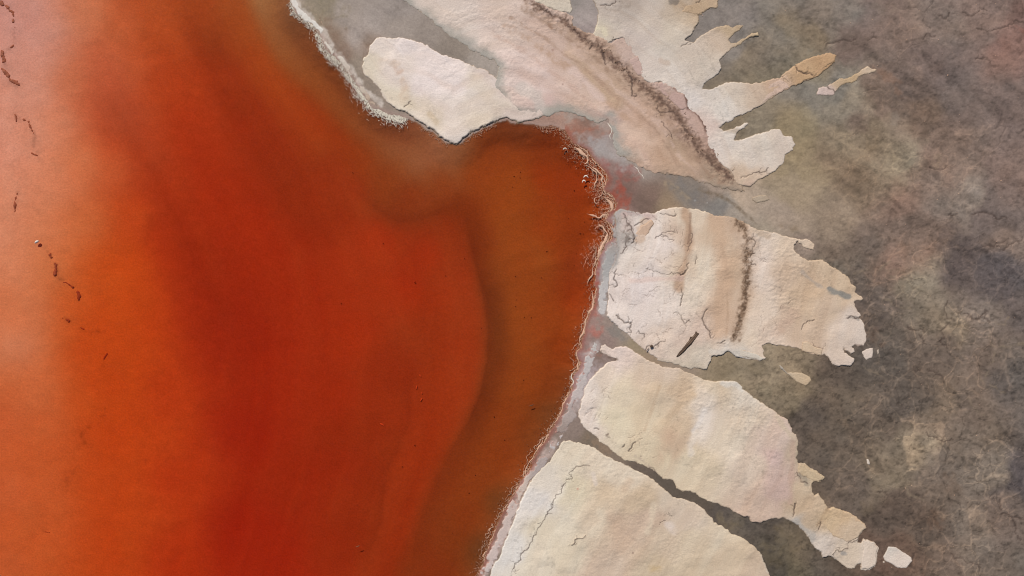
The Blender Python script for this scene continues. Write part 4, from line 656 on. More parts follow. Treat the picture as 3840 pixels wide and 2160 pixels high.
slab('salt_slab', 'cream and pink slab below the largest one, its ragged tail trailing lower right', 'salt slab', E_POLY, 0.26,
     [(2320, 1310, (228, 208, 196)), (2300, 1390, (228, 210, 192)), (2220, 1450, (232, 218, 206)), (2210, 1550, (230, 214, 202)), (2350, 1450, (228, 212, 186)), (2300, 1560, (226, 212, 184)), (2420, 1550, (220, 200, 170)), (2470, 1400, (220, 198, 176)), (2480, 1480, (214, 192, 164)), (2550, 1460, (206, 180, 150)), (2540, 1580, (210, 184, 154)), (2620, 1520, (226, 208, 188)), (2640, 1580, (230, 216, 202)), (2700, 1460, (212, 192, 166)),
      (2760, 1450, (218, 206, 190)), (2820, 1560, (218, 200, 178)), (2700, 1620, (222, 206, 184)), (2880, 1600, (212, 188, 172)), (2900, 1700, (206, 178, 168)), (2800, 1750, (214, 194, 174)), (2920, 1820, (200, 172, 160)), (2850, 1880, (204, 178, 158)), (2600, 1720, (218, 200, 172)), (2450, 1680, (218, 200, 170)), (2520, 1650, (206, 178, 150)), (2970, 1680, (196, 176, 150)), (3040, 1780, (204, 180, 146)), (2990, 1830, (200, 178, 150)),
      (3000, 1900, (202, 174, 142)), (3050, 1950, (196, 172, 144)), (3150, 1940, (206, 178, 142)), (3220, 1960, (208, 180, 148)), (3080, 2040, (210, 196, 182)), (3160, 2090, (214, 196, 174)), (3260, 2060, (218, 202, 186)), (3250, 2120, (218, 204, 188)), (2990, 1970, (190, 184, 176)), (3180, 2020, (206, 190, 172))],
     strokes=[(K(2, 2, [(900, 650), (950, 700), (1040, 715)]), 11, (92, 74, 64), 0.7, 0.8, 0.8, 16, 0.5), (K(2, 2, [(880, 680), (890, 730), (830, 800)]), 17, (122, 104, 92), 0.75, 0.9, 0.8, 18, 0.5), (K(2, 2, [(1480, 990), (1430, 1130), (1380, 1300), (1330, 1430)]), 9, (196, 168, 138), 0.5, 0.9, 0.4, 40, 0.3), (K(2, 2, [(1820, 1080), (1650, 1220), (1530, 1340), (1450, 1440)]), 24, (200, 172, 140), 0.5, 0.9, 0.4, 60, 0.3), (K(2, 2, [(1930, 1230), (1900, 1330), (1820, 1430)]), 16, (234, 224, 214), 0.7, 0.9, 0.3, 40), (K(2, 3, [(1840, 20), (1790, 150), (1800, 230)]), 20, (228, 216, 202), 0.6, 0.9, 0.4, 40),
              (K(2, 3, [(1550, 30), (1500, 200), (1480, 320)]), 34, (206, 174, 146), 0.5, 0.9, 0.4, 60, 0.3), (K(2, 3, [(960, 30), (1000, 80), (1040, 110)]), 7, (98, 74, 64), 0.7, 0.8, 0.8, 14, 0.8), (K(2, 3, [(1240, 230), (1340, 320), (1430, 400)]), 9, (180, 160, 146), 0.6, 0.9, 0.6, 16, 0.6), (K(3, 3, [(310, 420), (370, 460), (380, 520)]), 14, (150, 140, 124), 0.7, 0.8, 0.5, 20), (K(3, 3, [(290, 920), (400, 1000), (450, 1060)]), 22, (178, 172, 164), 0.7, 0.9, 0.5, 24), (K(3, 3, [(500, 930), (530, 860), (580, 780)]), 12, (166, 136, 104), 0.5, 0.9, 0.5, 20, 0.3),
              (K(3, 3, [(740, 1215), (770, 1220)]), 9, (150, 148, 146), 0.6, 0.8, 0.5, 20), (K(3, 3, [(250, 100), (230, 400), (220, 700)]), 16, (196, 164, 146), 0.5, 0.9, 0.4, 40), (K(2, 2, [(2100, 960), (2250, 970), (2310, 1020)]), 16, (212, 206, 196), 0.7, 0.8, 0.4, 24), (K(3, 2, [(80, 1280), (150, 1400)]) + K(3, 3, [(240, 40)]), 12, (204, 186, 160), 0.6, 0.8, 0.3, 24)],
     cracks=[*hairlines([(2200, 1420), (2300, 1400), (2300, 1600), (2200, 1560)], 16, 6, 8, 30), *hairlines([(2330, 1620), (2420, 1640), (2480, 1790), (2400, 1720)], 14, 7, 8, 34), (K(2, 3, [(1240, 100), (1200, 160), (1170, 190)]), 5, 0.07), (K(2, 3, [(1130, 125), (1110, 150)]), 4, 0.06), (K(2, 3, [(1380, 350), (1440, 400), (1490, 450)]), 4, 0.06), (K(3, 3, [(265, 715), (255, 780), (245, 850)]), 5, 0.09), (K(3, 3, [(285, 400), (330, 500), (390, 515)]), 4, 0.07), (K(2, 2, [(830, 1410), (870, 1420)]), 6, 0.08), (K(2, 2, [(790, 1210), (815, 1210)]), 5, 0.06), (K(3, 3, [(800, 1110), (860, 1090), (900, 1070)]), 3.5, -0.04), (K(3, 3, [(500, 980), (525, 900)]), 4, 0.06), (K(3, 3, [(640, 1230), (700, 1180), (800, 1170)]), 3, -0.03)],
     jag=3.2, relief=0.018, seed=7, wavy=0.05, rough_pts=[(K(2, 2, [(1700, 1000), (2100, 1100), (2500, 1400)]), 90, 0.7), (K(3, 3, [(400, 700), (550, 850), (700, 1000)]), 60, 0.8)], group=GROUP)

F_LEFT = K(2, 3, [(490, 112), (470, 160), (410, 230), (380, 300), (300, 370), (230, 440), (150, 560), (110, 640), (60, 760), (30, 850)]) + K(1, 3, [(2576, 930), (2520, 1070), (2470, 1210), (2400, 1340), (2350, 1449), (2240, 1700), (2150, 1900)])
F_POLY = (list(reversed(F_LEFT)) + K(2, 3, [(520, 95), (640, 95), (740, 130), (830, 165), (900, 210), (1000, 260), (1100, 310), (1220, 370), (1330, 420), (1420, 480), (1500, 540), (1560, 600), (1620, 657), (1700, 670), (1800, 700), (1900, 750), (1960, 820), (2030, 900), (2110, 950), (2200, 1020), (2330, 1070), (2430, 1140), (2490, 1210), (2540, 1320), (2580, 1420), (2640, 1650), (2700, 1900)]))
slab('salt_slab', 'smooth cream slab at the bottom edge with one long hairline crack near the lake', 'salt slab', F_POLY, 0.26,
     [(2130, 1680, (226, 212, 190)), (2250, 1720, (224, 208, 186)), (2060, 1800, (226, 214, 198)), (2150, 1850, (222, 208, 180)), (2000, 1900, (230, 222, 214)), (1920, 2050, (228, 222, 214)), (2050, 2000, (222, 208, 184)), (2000, 2130, (224, 210, 188)), (2150, 2080, (222, 206, 180)), (2300, 1830, (214, 192, 164)), (2250, 1950, (216, 196, 170)), (2330, 2000, (206, 178, 152)), (2250, 2130, (212, 188, 164)), (2400, 1870, (208, 184, 154)), (2420, 1960, (206, 180, 156)),
      (2500, 1880, (216, 196, 172)), (2550, 1950, (216, 196, 174)), (2500, 2060, (212, 192, 168)), (2480, 2140, (206, 186, 158)), (2620, 2050, (214, 194, 166)), (2700, 2000, (216, 198, 172)), (2750, 2090, (210, 188, 160)), (2820, 2130, (204, 182, 158)), (2390, 1760, (220, 204, 182)), (2600, 2140, (210, 190, 162)), (2320, 1760, (222, 206, 184))],
     strokes=[(K(2, 3, [(1420, 720), (1400, 900), (1360, 1000)]), 16, (224, 206, 180), 0.6, 0.9, 0.3, 40), (K(2, 3, [(880, 800), (930, 900), (820, 1000)]), 30, (228, 214, 190), 0.5, 0.9, 0.3, 60), (K(2, 3, [(1560, 920), (1600, 960)]), 26, (226, 212, 202), 0.6, 0.9, 0.4, 40), (K(2, 3, [(1120, 560), (1180, 480)]), 26, (206, 178, 150), 0.5, 0.9, 0.4, 50), (K(2, 3, [(1400, 1380), (1480, 1350)]), 16, (192, 166, 122), 0.6, 0.9, 0.5, 30, 0.3), (K(2, 3, [(660, 570)]), 6, (214, 150, 130), 0.8), (K(2, 3, [(1215, 1212)]), 4, (120, 92, 84), 0.8),
              (K(2, 3, [(820, 420), (840, 520)]), 12, (230, 216, 204), 0.5), (K(2, 3, [(2500, 1220), (2550, 1330), (2570, 1400)]), 10, (206, 196, 180), 0.6)],
     cracks=[(K(2, 3, [(780, 340), (720, 330), (650, 340), (590, 395), (540, 480), (500, 570), (440, 660), (410, 730)]), 3.2, 0.03), (K(2, 3, [(410, 730), (370, 790), (325, 880), (290, 930), (210, 1060), (120, 1190), (60, 1310), (0, 1400)]) + K(1, 3, [(2540, 1500)]), 3.6, 0.06), (K(2, 3, [(600, 1130), (670, 1060), (740, 1030)]), 4, -0.05), (K(2, 3, [(260, 920), (290, 910)]), 3, 0.03), (K(2, 3, [(220, 960), (205, 1060)]), 2.5, 0.03), (K(2, 3, [(1570, 810), (1610, 840)]), 3, -0.03), (K(2, 3, [(1540, 890)] + [(1480, 930)]), 2, 0.02)],
     jag=3.0, relief=0.017, seed=8, wavy=0.05, group=GROUP)
for lab, poly, T, cols in [
    ('small rounded white salt patch just off the right end of the largest slab', K(3, 2, [(938, 645), (980, 612), (1050, 603), (1058, 640), (1040, 695), (992, 722), (955, 692)]), 0.14, [(3250, 1325, (218, 202, 188))]),
    ('short teardrop of tan crust on dark mud below the largest slab', K(3, 2, [(110, 770), (150, 800), (190, 848), (330, 850), (420, 890), (437, 930), (380, 982), (300, 950), (230, 895), (180, 860), (120, 810)]), 0.12, [(3000, 1415, (206, 182, 150)), (2930, 1375, (170, 162, 150))]),
    ('oval white salt patch alone past the tail at the lower right', K(3, 3, [(1153, 1252), (1190, 1190), (1212, 1152), (1280, 1158), (1350, 1200), (1420, 1240), (1442, 1292), (1390, 1362), (1310, 1362), (1230, 1322), (1170, 1290)]), 0.15, [(3360, 2095, (220, 204, 190)), (3345, 2060, (206, 200, 192))]),
    ('tiny upright white salt chip on dark mud right of the pink slab', K(3, 3, [(985, 268), (1008, 264), (1018, 300), (1016, 322), (998, 314)]), 0.12, [(3253, 1730, (222, 210, 196))]),
    ('tiny pale salt chip beside the small rounded white patch', K(3, 2, [(1090, 622), (1110, 618), (1112, 655), (1098, 668)]), 0.10, [(3290, 1320, (196, 182, 166))]),
    ('pale crumb of crust between the tail and the oval white patch', K(3, 3, [(1150, 1298), (1170, 1296), (1174, 1314), (1154, 1316)]), 0.10, [(3313, 2106, (216, 200, 184))]),
    ('tiny flat pale salt flake on dark mud above the pink slab', K(3, 2, [(605, 1068), (650, 1058), (640, 1076), (610, 1080)]), 0.10, [(3113, 1478, (196, 182, 158))]),
    ('small tan crust scrap on grey mud at the mouth of the channel', K(2, 1, [(2410, 540), (2480, 520), (2560, 515), (2590, 560), (2520, 580), (2460, 600), (2420, 570)]), 0.05, [(2850, 750, (182, 164, 142))]),
]:
    slab('salt_patch', lab, 'salt patch', poly, T, cols, jag=2.0, relief=0.012, seed=20 + len(lab), group='loose salt patches on the mud', step=2.5, edge=3.0)

def find(start): return [o for o in bpy.data.objects if o.get('label', '').startswith(start)][0]
for par, poly, T, cols, b in [
    ('broad pale', K(3, 0, [(268, 668), (380, 608), (500, 566), (615, 541), (670, 562), (662, 615), (560, 692), (485, 752), (445, 758), (335, 732)]), 0.14, [(3000, 270, (196, 160, 122)), (3090, 225, (190, 154, 116))], 0.135),
    ('broad pale', K(3, 0, [(125, 788), (258, 672), (325, 740), (432, 768), (415, 795), (330, 832), (218, 872), (200, 832), (168, 806)]), 0.10, [(2980, 290, (200, 168, 136)), (2950, 310, (204, 174, 148))], 0.13),
    ('broad pale', K(3, 0, [(0, 845), (112, 800), (165, 815), (205, 845), (205, 882), (100, 940), (0, 1005)]) + K(2, 0, [(2480, 1060), (2470, 900)]), 0.08, [(2900, 330, (208, 180, 162)), (2860, 350, (210, 188, 170))], 0.13),
    ('broad pale', K(2, 0, [(1700, 120), (1760, 60), (1860, 30), (1960, 10), (1985, 75), (1945, 105), (1868, 155), (1800, 150)]), 0.10, [(2600, 40, (190, 164, 134))], 0.13),
    ('cream and pink', K(3, 3, [(302, 318), (368, 326), (428, 374), (498, 414), (552, 450), (536, 478), (505, 492), (440, 486), (360, 440), (300, 400)]), 0.14, [(3040, 1780, (206, 182, 148))], 0.145),
    ('cream and pink', K(3, 3, [(606, 770), (660, 766), (738, 798), (818, 818), (895, 876), (962, 924), (972, 956), (930, 1000), (900, 1058), (800, 1104), (660, 1050), (560, 960), (575, 850)]), 0.14, [(3150, 1940, (208, 180, 144)), (3200, 1980, (206, 184, 158))], 0.145),
    ('cream and pink', K(3, 3, [(956, 1082), (1018, 1096), (1074, 1126), (1100, 1162), (1082, 1220), (1084, 1288), (1070, 1344), (1008, 1382), (934, 1374), (938, 1320), (950, 1200)]), 0.14, [(3260, 2080, (220, 204, 188))], 0.145),
    ('largest', K(3, 2, [(345, 545), (400, 540), (445, 580), (548, 612), (530, 680), (432, 656), (345, 626)]), 0.10, [(3040, 1310, (210, 186, 158))], 0.15),
    ('largest', K(2, 2, [(1965, 655), (2010, 670), (2090, 665), (2170, 634), (2250, 674), (2330, 698), (2440, 708), (2495, 732), (2540, 705), (2450, 660), (2300, 620), (2160, 580), (2050, 600)]), 0.08, [(2750, 1320, (214, 202, 184)), (2830, 1345, (210, 200, 184))], 0.15),
    ('largest', K(2, 1, [(1235, 990), (1240, 900), (1290, 830), (1400, 770), (1420, 800), (1370, 900), (1320, 960), (1275, 1000)]), 0.07, [(2400, 880, (208, 178, 154))], 0.17),
    ('pink and tan', K(2, 0, [(1260, 570), (1300, 640), (1318, 755), (1260, 760), (1200, 690), (1170, 610)]), 0.08, [(2390, 245, (196, 168, 158))], 0.16),
    ('pink and tan', K(2, 0, [(1470, 850), (1530, 828), (1600, 890), (1670, 940), (1725, 965), (1755, 1085), (1700, 1110), (1600, 1020), (1500, 930)]), 0.09, [(2510, 360, (192, 162, 152))], 0.165),
]:
    slab('crust_plate', None, None, poly, T, cols, jag=2.5, relief=0.014, seed=90 + len(poly), base=b, edge=2.6, wavy=0.0, parent=find(par), skirt=(170, 142, 118))
# wet salt rims along the water
slab('shore_salt', 'bright white salt crust strip edging the lake at the upper left', 'salt crust',
     [(1040, -170)] + K(1, 0, [(350, 0), (400, 130), (530, 215), (635, 320), (705, 470), (760, 545), (860, 625), (935, 720), (1020, 850), (1090, 960), (1180, 1060), (1240, 1080), (1290, 1060), (1260, 1000), (1200, 930), (1130, 860), (1060, 780), (1000, 690), (900, 600), (830, 540), (790, 460), (745, 350), (680, 280), (560, 180), (470, 80), (430, 0)]) + [(1075, -170)], 0.05,
     [(1100, 20, (222, 216, 208)), (1200, 120, (222, 216, 206)), (1260, 210, (216, 206, 192)), (1330, 280, (206, 192, 176)), (1400, 370, (190, 168, 148))], jag=6, relief=0.008, seed=40, base=0.012, edge=6, step=3, wavy=0.0, holes=0.42, skirt=(140, 110, 88), mat=M_CRUST)
slab('shore_salt', 'grey-white salt strip between the largest slab and the red water', 'salt crust',
     K(2, 1, [(1010, 720), (1040, 800), (1050, 900), (1060, 990), (1050, 1080), (1030, 1180), (985, 1290), (970, 1430)]) + K(2, 2, [(955, 120), (950, 270), (920, 285), (880, 260), (880, 120), (890, 0)]) + K(2, 1, [(895, 1400), (890, 1250), (930, 1120), (970, 1030), (1020, 970), (1020, 820)]), 0.05,
     [(2300, 850, (168, 158, 152)), (2280, 1000, (172, 170, 168)), (2260, 1100, (194, 190, 188)), (2255, 1160, (200, 194, 190))], jag=8, relief=0.010, seed=41, base=0.07, edge=7, step=3, wavy=0.0, holes=0.42, skirt=(150, 120, 112))
slab('shore_salt', 'pale grey salt strip along the left side of the cream and pink slab', 'salt crust',
     K(2, 2, [(830, 540), (870, 560), (880, 640), (850, 730), (800, 830), (750, 930), (710, 1020), (690, 1150), (660, 1250), (640, 1310), (560, 1400), (500, 1449)]) + K(2, 2, [(440, 1440), (500, 1300), (590, 1120), (630, 1010), (660, 900), (720, 820), (740, 720), (800, 640), (810, 580)]), 0.05,
     [(2230, 1310, (194, 188, 182)), (2210, 1370, (196, 188, 184)), (2170, 1470, (198, 186, 182)), (2130, 1570, (180, 166, 160)), (2110, 1610, (162, 146, 138))], jag=8, relief=0.010, seed=42, base=0.07, edge=7, step=3, wavy=0.0, holes=0.42, skirt=(166, 112, 100))
slab('shore_salt', 'pinkish white salt strip along the lake side of the bottom slab', 'salt crust',
     K(2, 3, [(520, 10), (490, 110), (410, 225), (370, 305), (300, 365), (225, 445), (145, 565), (100, 650), (50, 770), (25, 850)]) + K(1, 3, [(2560, 960), (2510, 1075), (2460, 1215), (2390, 1345), (2340, 1449), (2230, 1700), (2140, 1900), (2090, 1900), (2170, 1700), (2250, 1449), (2330, 1250), (2410, 1080), (2480, 900), (2560, 740)]) + K(2, 3, [(40, 620), (120, 490), (180, 420), (260, 330), (280, 250), (330, 160), (420, 80)]), 0.045,
     [(2060, 1680, (192, 184, 180)), (2000, 1780, (178, 164, 158)), (1950, 1850, (206, 188, 176)), (1900, 1950, (204, 186, 178)), (1850, 2080, (206, 188, 182)), (1810, 2160, (202, 188, 182))], jag=8, relief=0.010, seed=43, base=0.07, edge=7, step=3, wavy=0.0, holes=0.42, skirt=(170, 118, 104))

# ------------------------------------------------------------------ salt ridges and foam curls: half round, crooked welts
def ridge(name, label, cat, pts, w, h, mat, z0=0.0, group=None, seed=0, taper=True, parent=None):
    P = [Vector((float(wx(a)), float(wy(b)), 0)) for a, b in pts]
    seg = []
    for a, b in zip(P[:-1], P[1:]):
        n = max(2, int((b - a).length / 0.09))
        for k in range(n): seg.append(a.lerp(b, k / n))
    seg.append(P[-1])
    for _ in range(3):
        seg = [seg[0]] + [(seg[i - 1] + seg[i] * 2 + seg[i + 1]) / 4 for i in range(1, len(seg) - 1)] + [seg[-1]]
    R = random.Random(seed * 97 + 5); V = []; Fq = []; m = 7; N = len(seg)
    ph = [R.uniform(0, 6.3) for _ in range(4)]
    ww = w / 40.0
    for i, p in enumerate(seg):
        t = i / (N - 1)
        d = (seg[min(i + 1, N - 1)] - seg[max(i - 1, 0)]).normalized(); nrm = Vector((-d.y, d.x, 0))
        s = i * 0.09
        f = (0.75 + 0.25 * math.sin(s * 2.1 + ph[0]) + 0.2 * math.sin(s * 5.3 + ph[1])) * (min(1, 0.15 + 3.2 * min(t, 1 - t)) if taper else 1)
        off = 0.05 * math.sin(s * 3.7 + ph[2]) + 0.03 * math.sin(s * 8.1 + ph[3])
        for k in range(m):
            a = math.pi * k / (m - 1)
            q = p + nrm * (off + math.cos(a) * ww * 0.5 * f * (1 + R.uniform(-0.22, 0.22)))
            V.append((q.x, q.y, z0 - 0.03 + (h * f + 0.03) * math.sin(a) * (1 + R.uniform(-0.25, 0.25))))
    for i in range(N - 1):
        for k in range(m - 1):
            a = i * m + k; Fq.append((a, a + m, a + m + 1, a + 1))
    o = mesh_obj(name, np.array(V), np.array(Fq), mat, parent)
    if parent is None: tag(o, label, cat, group)
    return o
RG = 'salt ridges and foam curls along the red shore'
for k, (lab, pts, w, h, mt, z0) in enumerate([
    ('smooth white hooked salt arc at the top of the red cove', K(2, 0, [(450, 1213), (520, 1218), (590, 1250), (635, 1310), (640, 1370), (615, 1425)]), 11, 0.07, M_WHITE, 0.01),
    ('thick pinkish foam welt curling down at the head of the cove', K(2, 1, [(630, 35), (690, 75), (750, 120), (770, 160), (740, 190), (722, 200)]), 15, 0.10, M_FOAM, 0),
    ('thin crooked foam line hanging below the thick pinkish welt', K(2, 1, [(730, 212), (800, 240), (850, 285), (852, 350), (832, 400), (838, 445)]), 8, 0.07, M_FOAM, 0),
    ('frilly cream foam line hugging the shore opposite the red mud stain', K(2, 1, [(800, 232), (870, 268), (908, 330), (898, 378), (940, 408), (912, 460)]), 9, 0.07, M_FOAM, 0),
    ('short forked foam hook pointing into the water above the lens-shaped curl', K(2, 1, [(920, 478), (880, 525), (825, 552), (838, 590), (890, 612)]), 6, 0.05, M_FOAM, 0),
    ('lens-shaped pale foam curl beside the orange mud stain', K(2, 1, [(935, 535), (985, 575), (1010, 620), (1000, 655), (975, 678)]), 13, 0.08, M_FOAM, 0),
    ('level broken foam line just below the lens-shaped curl', K(2, 1, [(985, 702), (910, 715), (875, 740), (800, 718), (750, 706)]), 7, 0.05, M_FOAM, 0),
    ('big comma-shaped foam curl with a long thin tail', K(2, 1, [(835, 850), (850, 826), (905, 832), (950, 880), (972, 915), (935, 965), (912, 1010), (890, 1080), (855, 1150), (822, 1215)]), 14, 0.10, M_FOAM, 0),
    ('small foam hook under the tail of the comma-shaped curl', K(2, 1, [(815, 1240), (800, 1330), (760, 1390), (765, 1430)]), 7, 0.05, M_FOAM, 0),
    ('long pinkish salt welt along the shore beside the largest slab', K(2, 2, [(785, 0), (808, 60), (825, 140), (818, 195), (768, 240), (748, 330), (712, 450), (678, 545), (692, 605)]), 9, 0.08, M_FOAM, 0),
    ('zigzag pinkish salt welt left of the dark wedge on the cream slab', K(2, 2, [(692, 612), (640, 655), (662, 735), (668, 840)]), 8, 0.07, M_FOAM, 0),
    ('angular thin white salt line below the zigzag welt', K(2, 2, [(655, 850), (605, 858), (600, 900), (620, 940), (580, 1010)]), 5, 0.05, M_WHITE, 0),
    ('thin wriggling salt line along the shore of the cream and pink slab', K(2, 2, [(580, 1030), (560, 1100), (510, 1190), (470, 1290), (430, 1400)]), 5, 0.05, M_FOAM, 0),
    ('thin wriggling salt line along the shore of the bottom slab', K(2, 3, [(340, 40), (280, 130), (230, 230), (160, 320), (130, 440)]), 6, 0.05, M_FOAM, 0),
    ('pale vertical salt seam on the mud left of the sandy bank', K(2, 0, [(955, 1230), (1000, 1290), (985, 1370), (1005, 1440)]), 9, 0.04, M_WHITE, 0.09),
    ('pale slanting salt seam at the head of the blue-grey channel', K(2, 1, [(1210, 215), (1270, 255), (1300, 310), (1325, 355)]), 8, 0.05, M_WHITE, 0.09),
    ('short tan salt seam on grey mud between the two middle slabs', K(2, 2, [(950, 300), (985, 360), (1000, 430), (1005, 500)]), 6, 0.04, M_FOAM, 0.08),
    ('long hair-thin tan salt seam on the mud by the upper white rim', K(1, 0, [(470, 0), (510, 90), (600, 150), (650, 210), (720, 290)]), 3, 0.03, M_FOAM, 0.06),
]):
    ridge('salt_ridge', lab, 'salt ridge', pts, w * (0.9 if z0 == 0 else 0.8), h * 0.4, mt, z0, RG, k)
for k, (lab, a, b) in enumerate([('small boxy white foam fleck in the brown shallows of the cove', 718, 372), ('small slanted white foam fleck above the boxy one in the cove', 745, 330), ('small white foam fleck at the inner corner of the cove', 525, 45)]):
    ridge('foam_fleck', lab, 'foam', K(2, 1, [(a - 20, b + 14), (a - 8, b - 12), (a + 16, b - 8), (a + 22, b + 14)]), 6, 0.05, M_WHITE, 0, 'foam flecks in the cove', 60 + k)

# ------------------------------------------------------------------ crumbs, crystals, clods (too many to count: stuff)
PHI = (1 + 5 ** 0.5) / 2
ICO_V = np.array([(-1, PHI, 0), (1, PHI, 0), (-1, -PHI, 0), (1, -PHI, 0), (0, -1, PHI), (0, 1, PHI), (0, -1, -PHI), (0, 1, -PHI), (PHI, 0, -1), (PHI, 0, 1), (-PHI, 0, -1), (-PHI, 0, 1)]) / 1.9
ICO_F = np.array([(0, 11, 5), (0, 5, 1), (0, 1, 7), (0, 7, 10), (0, 10, 11), (1, 5, 9), (5, 11, 4), (11, 10, 2), (10, 7, 6), (7, 1, 8), (3, 9, 4), (3, 4, 2), (3, 2, 6), (3, 6, 8), (3, 8, 9), (4, 9, 5), (2, 4, 11), (6, 2, 10), (8, 6, 7), (9, 8, 1)])
def along(pts, n, spread):
    """n random spots scattered round a polyline"""
    P = np.array(pts); d = np.hypot(*np.diff(P, axis=0).T); cum = np.concatenate([[0], np.cumsum(d)])
    t = RNG.uniform(0, cum[-1], n); i = np.clip(np.searchsorted(cum, t) - 1, 0, len(d) - 1)
    f = ((t - cum[i]) / d[i])[:, None]
    q = P[i] * (1 - f) + P[i + 1] * f
    return q + RNG.normal(0, 1, (n, 2)) * spread
def clump(q, cut=0.12, wl=11, seed=900):
    n = fbm(q[:, 0], q[:, 1], wl, 3, seed, 0.7)
    return q[n > cut]
def lumps(name, XY, r0, r1, z, mat, parent=None, flat=0.7):
    n = len(XY); r = RNG.uniform(0, 1, n) ** 2 * (r1 - r0) + r0
    a = RNG.uniform(0, 6.28, n); ca, sa = np.cos(a)[:, None], np.sin(a)[:, None]
    v = ICO_V[None] * (1 + RNG.uniform(-0.25, 0.25, (n, 12, 1)))
    v = v * np.stack([r * RNG.uniform(0.7, 1.4, n), r * RNG.uniform(0.6, 1.0, n), r * flat], 1)[:, None, :]
    x = v[..., 0] * ca - v[..., 1] * sa + wx(XY[:, 0])[:, None]; y = v[..., 0] * sa + v[..., 1] * ca + wy(XY[:, 1])[:, None]
    zz = v[..., 2] + (z if np.isscalar(z) else z[:, None])
    V = np.stack([x, y, zz], -1).reshape(-1, 3)
    Fq = (ICO_F[None] + (np.arange(n) * 12)[:, None, None]).reshape(-1, 3)
    return mesh_obj(name, V, Fq, mat, parent, smooth=False)
def sticks(name, XY, l0, l1, w, z, mat, ang=None):
    """tiny salt needles: thin three-sided spindles"""
    n = len(XY); a = RNG.uniform(0, 6.28, n) if ang is None else ang + RNG.normal(0, 0.8, n)
    L_ = RNG.uniform(l0, l1, n) / 2; d = np.stack([np.cos(a), np.sin(a)], 1); q = np.stack([-d[:, 1], d[:, 0]], 1) * w / 2
    cen = np.stack([wx(XY[:, 0]), wy(XY[:, 1])], 1)
    def P(s, t, h): return np.concatenate([cen + d * (L_ * s)[:, None] + q * t, np.full((n, 1), z + h)], 1)
    V = np.stack([P(-1, 0, 0.0), P(0, 1, 0.0), P(0, -1, 0.0), P(0.1, 0, w * 0.6), P(1, 0, 0.003)], 1).reshape(-1, 3)
    Fq = np.array([(0, 3, 1), (0, 2, 3), (4, 1, 3), (4, 3, 2), (0, 1, 2), (4, 2, 1)])
    return mesh_obj(name, V, (Fq[None] + (np.arange(n) * 5)[:, None, None]).reshape(-1, 3), mat, smooth=False)
bank = [o for o in bpy.data.objects if o.name == 'sand_bank'][0]
mid = [o for o in bpy.data.objects if o.get('label', '').startswith('largest')][0]
q = np.concatenate([along(B_RIDGE, 1000, 9), along(B_RIDGE[5:], 700, 15), along(B_EDGE[14:], 420, 6), along(B_EDGE[9:], 160, 3), along(B_RIDGE[12:], 420, 20)])
tag(lumps('dark_clods', clump(q, 0.6, 18, 950), 0.012, 0.05, 0.19, M_CLOD, bank), 'ridge of dark brown clods along the crest of the sandy bank', kind='stuff')
q = np.concatenate([along(D_RIDGE, 900, 8), along(D_RIDGE[:8], 260, 13)])
tag(lumps('dark_clods', clump(q, 0.6, 18, 960), 0.012, 0.045, 0.195, M_CLOD, mid), 'ridge of dark brown clods across the largest slab', kind='stuff')

W_TOP = K(1, 0, [(360, 20), (400, 130), (530, 210), (630, 310), (700, 470), (760, 560), (870, 640), (950, 760), (1040, 870), (1110, 960), (1200, 1060), (1300, 1120), (1420, 1170), (1520, 1190)])
W_SP = [(p[0] - 9, p[1] + 8) for p in W_TOP]
q = np.concatenate([along(W_TOP, 500, 4), along(W_SP, 800, 6), along(W_SP[3:], 700, 10), along(W_SP[8:], 900, 15)])
tag(sticks('salt_crystals', q, 0.14, 0.50, 0.028, 0.004, M_NEEDLE), 'fringe of white salt needles along the upper lake edge', 'salt crystals', kind='stuff')
lowshore = [p for p in SHORE if 1700 < p[0] < 2330 and 520 < p[1] < 2170 and not (p[0] < 2030 and p[1] < 1000)]
cove = [p for p in lowshore if 2000 < p[0] and p[1] < 1000]
q = np.concatenate([along(lowshore, 900, 6), along([(p[0] - 10, p[1]) for p in lowshore], 700, 11), along([(p[0] - 32, p[1] + 6) for p in cove], 900, 18), along(K(2, 0, [(280, 1290), (450, 1300), (560, 1370), (640, 1449)]), 220, 9), along(K(1, 0, [(1640, 1280), (1760, 1350), (1900, 1440), (2010, 1460), (2200, 1360), (2400, 1260)]), 130, 5)])
tag(sticks('salt_crystals', q, 0.10, 0.36, 0.028, 0.006, M_FOAM), 'scum of pinkish salt crumbs along the lower lake edge', 'salt crystals', kind='stuff')
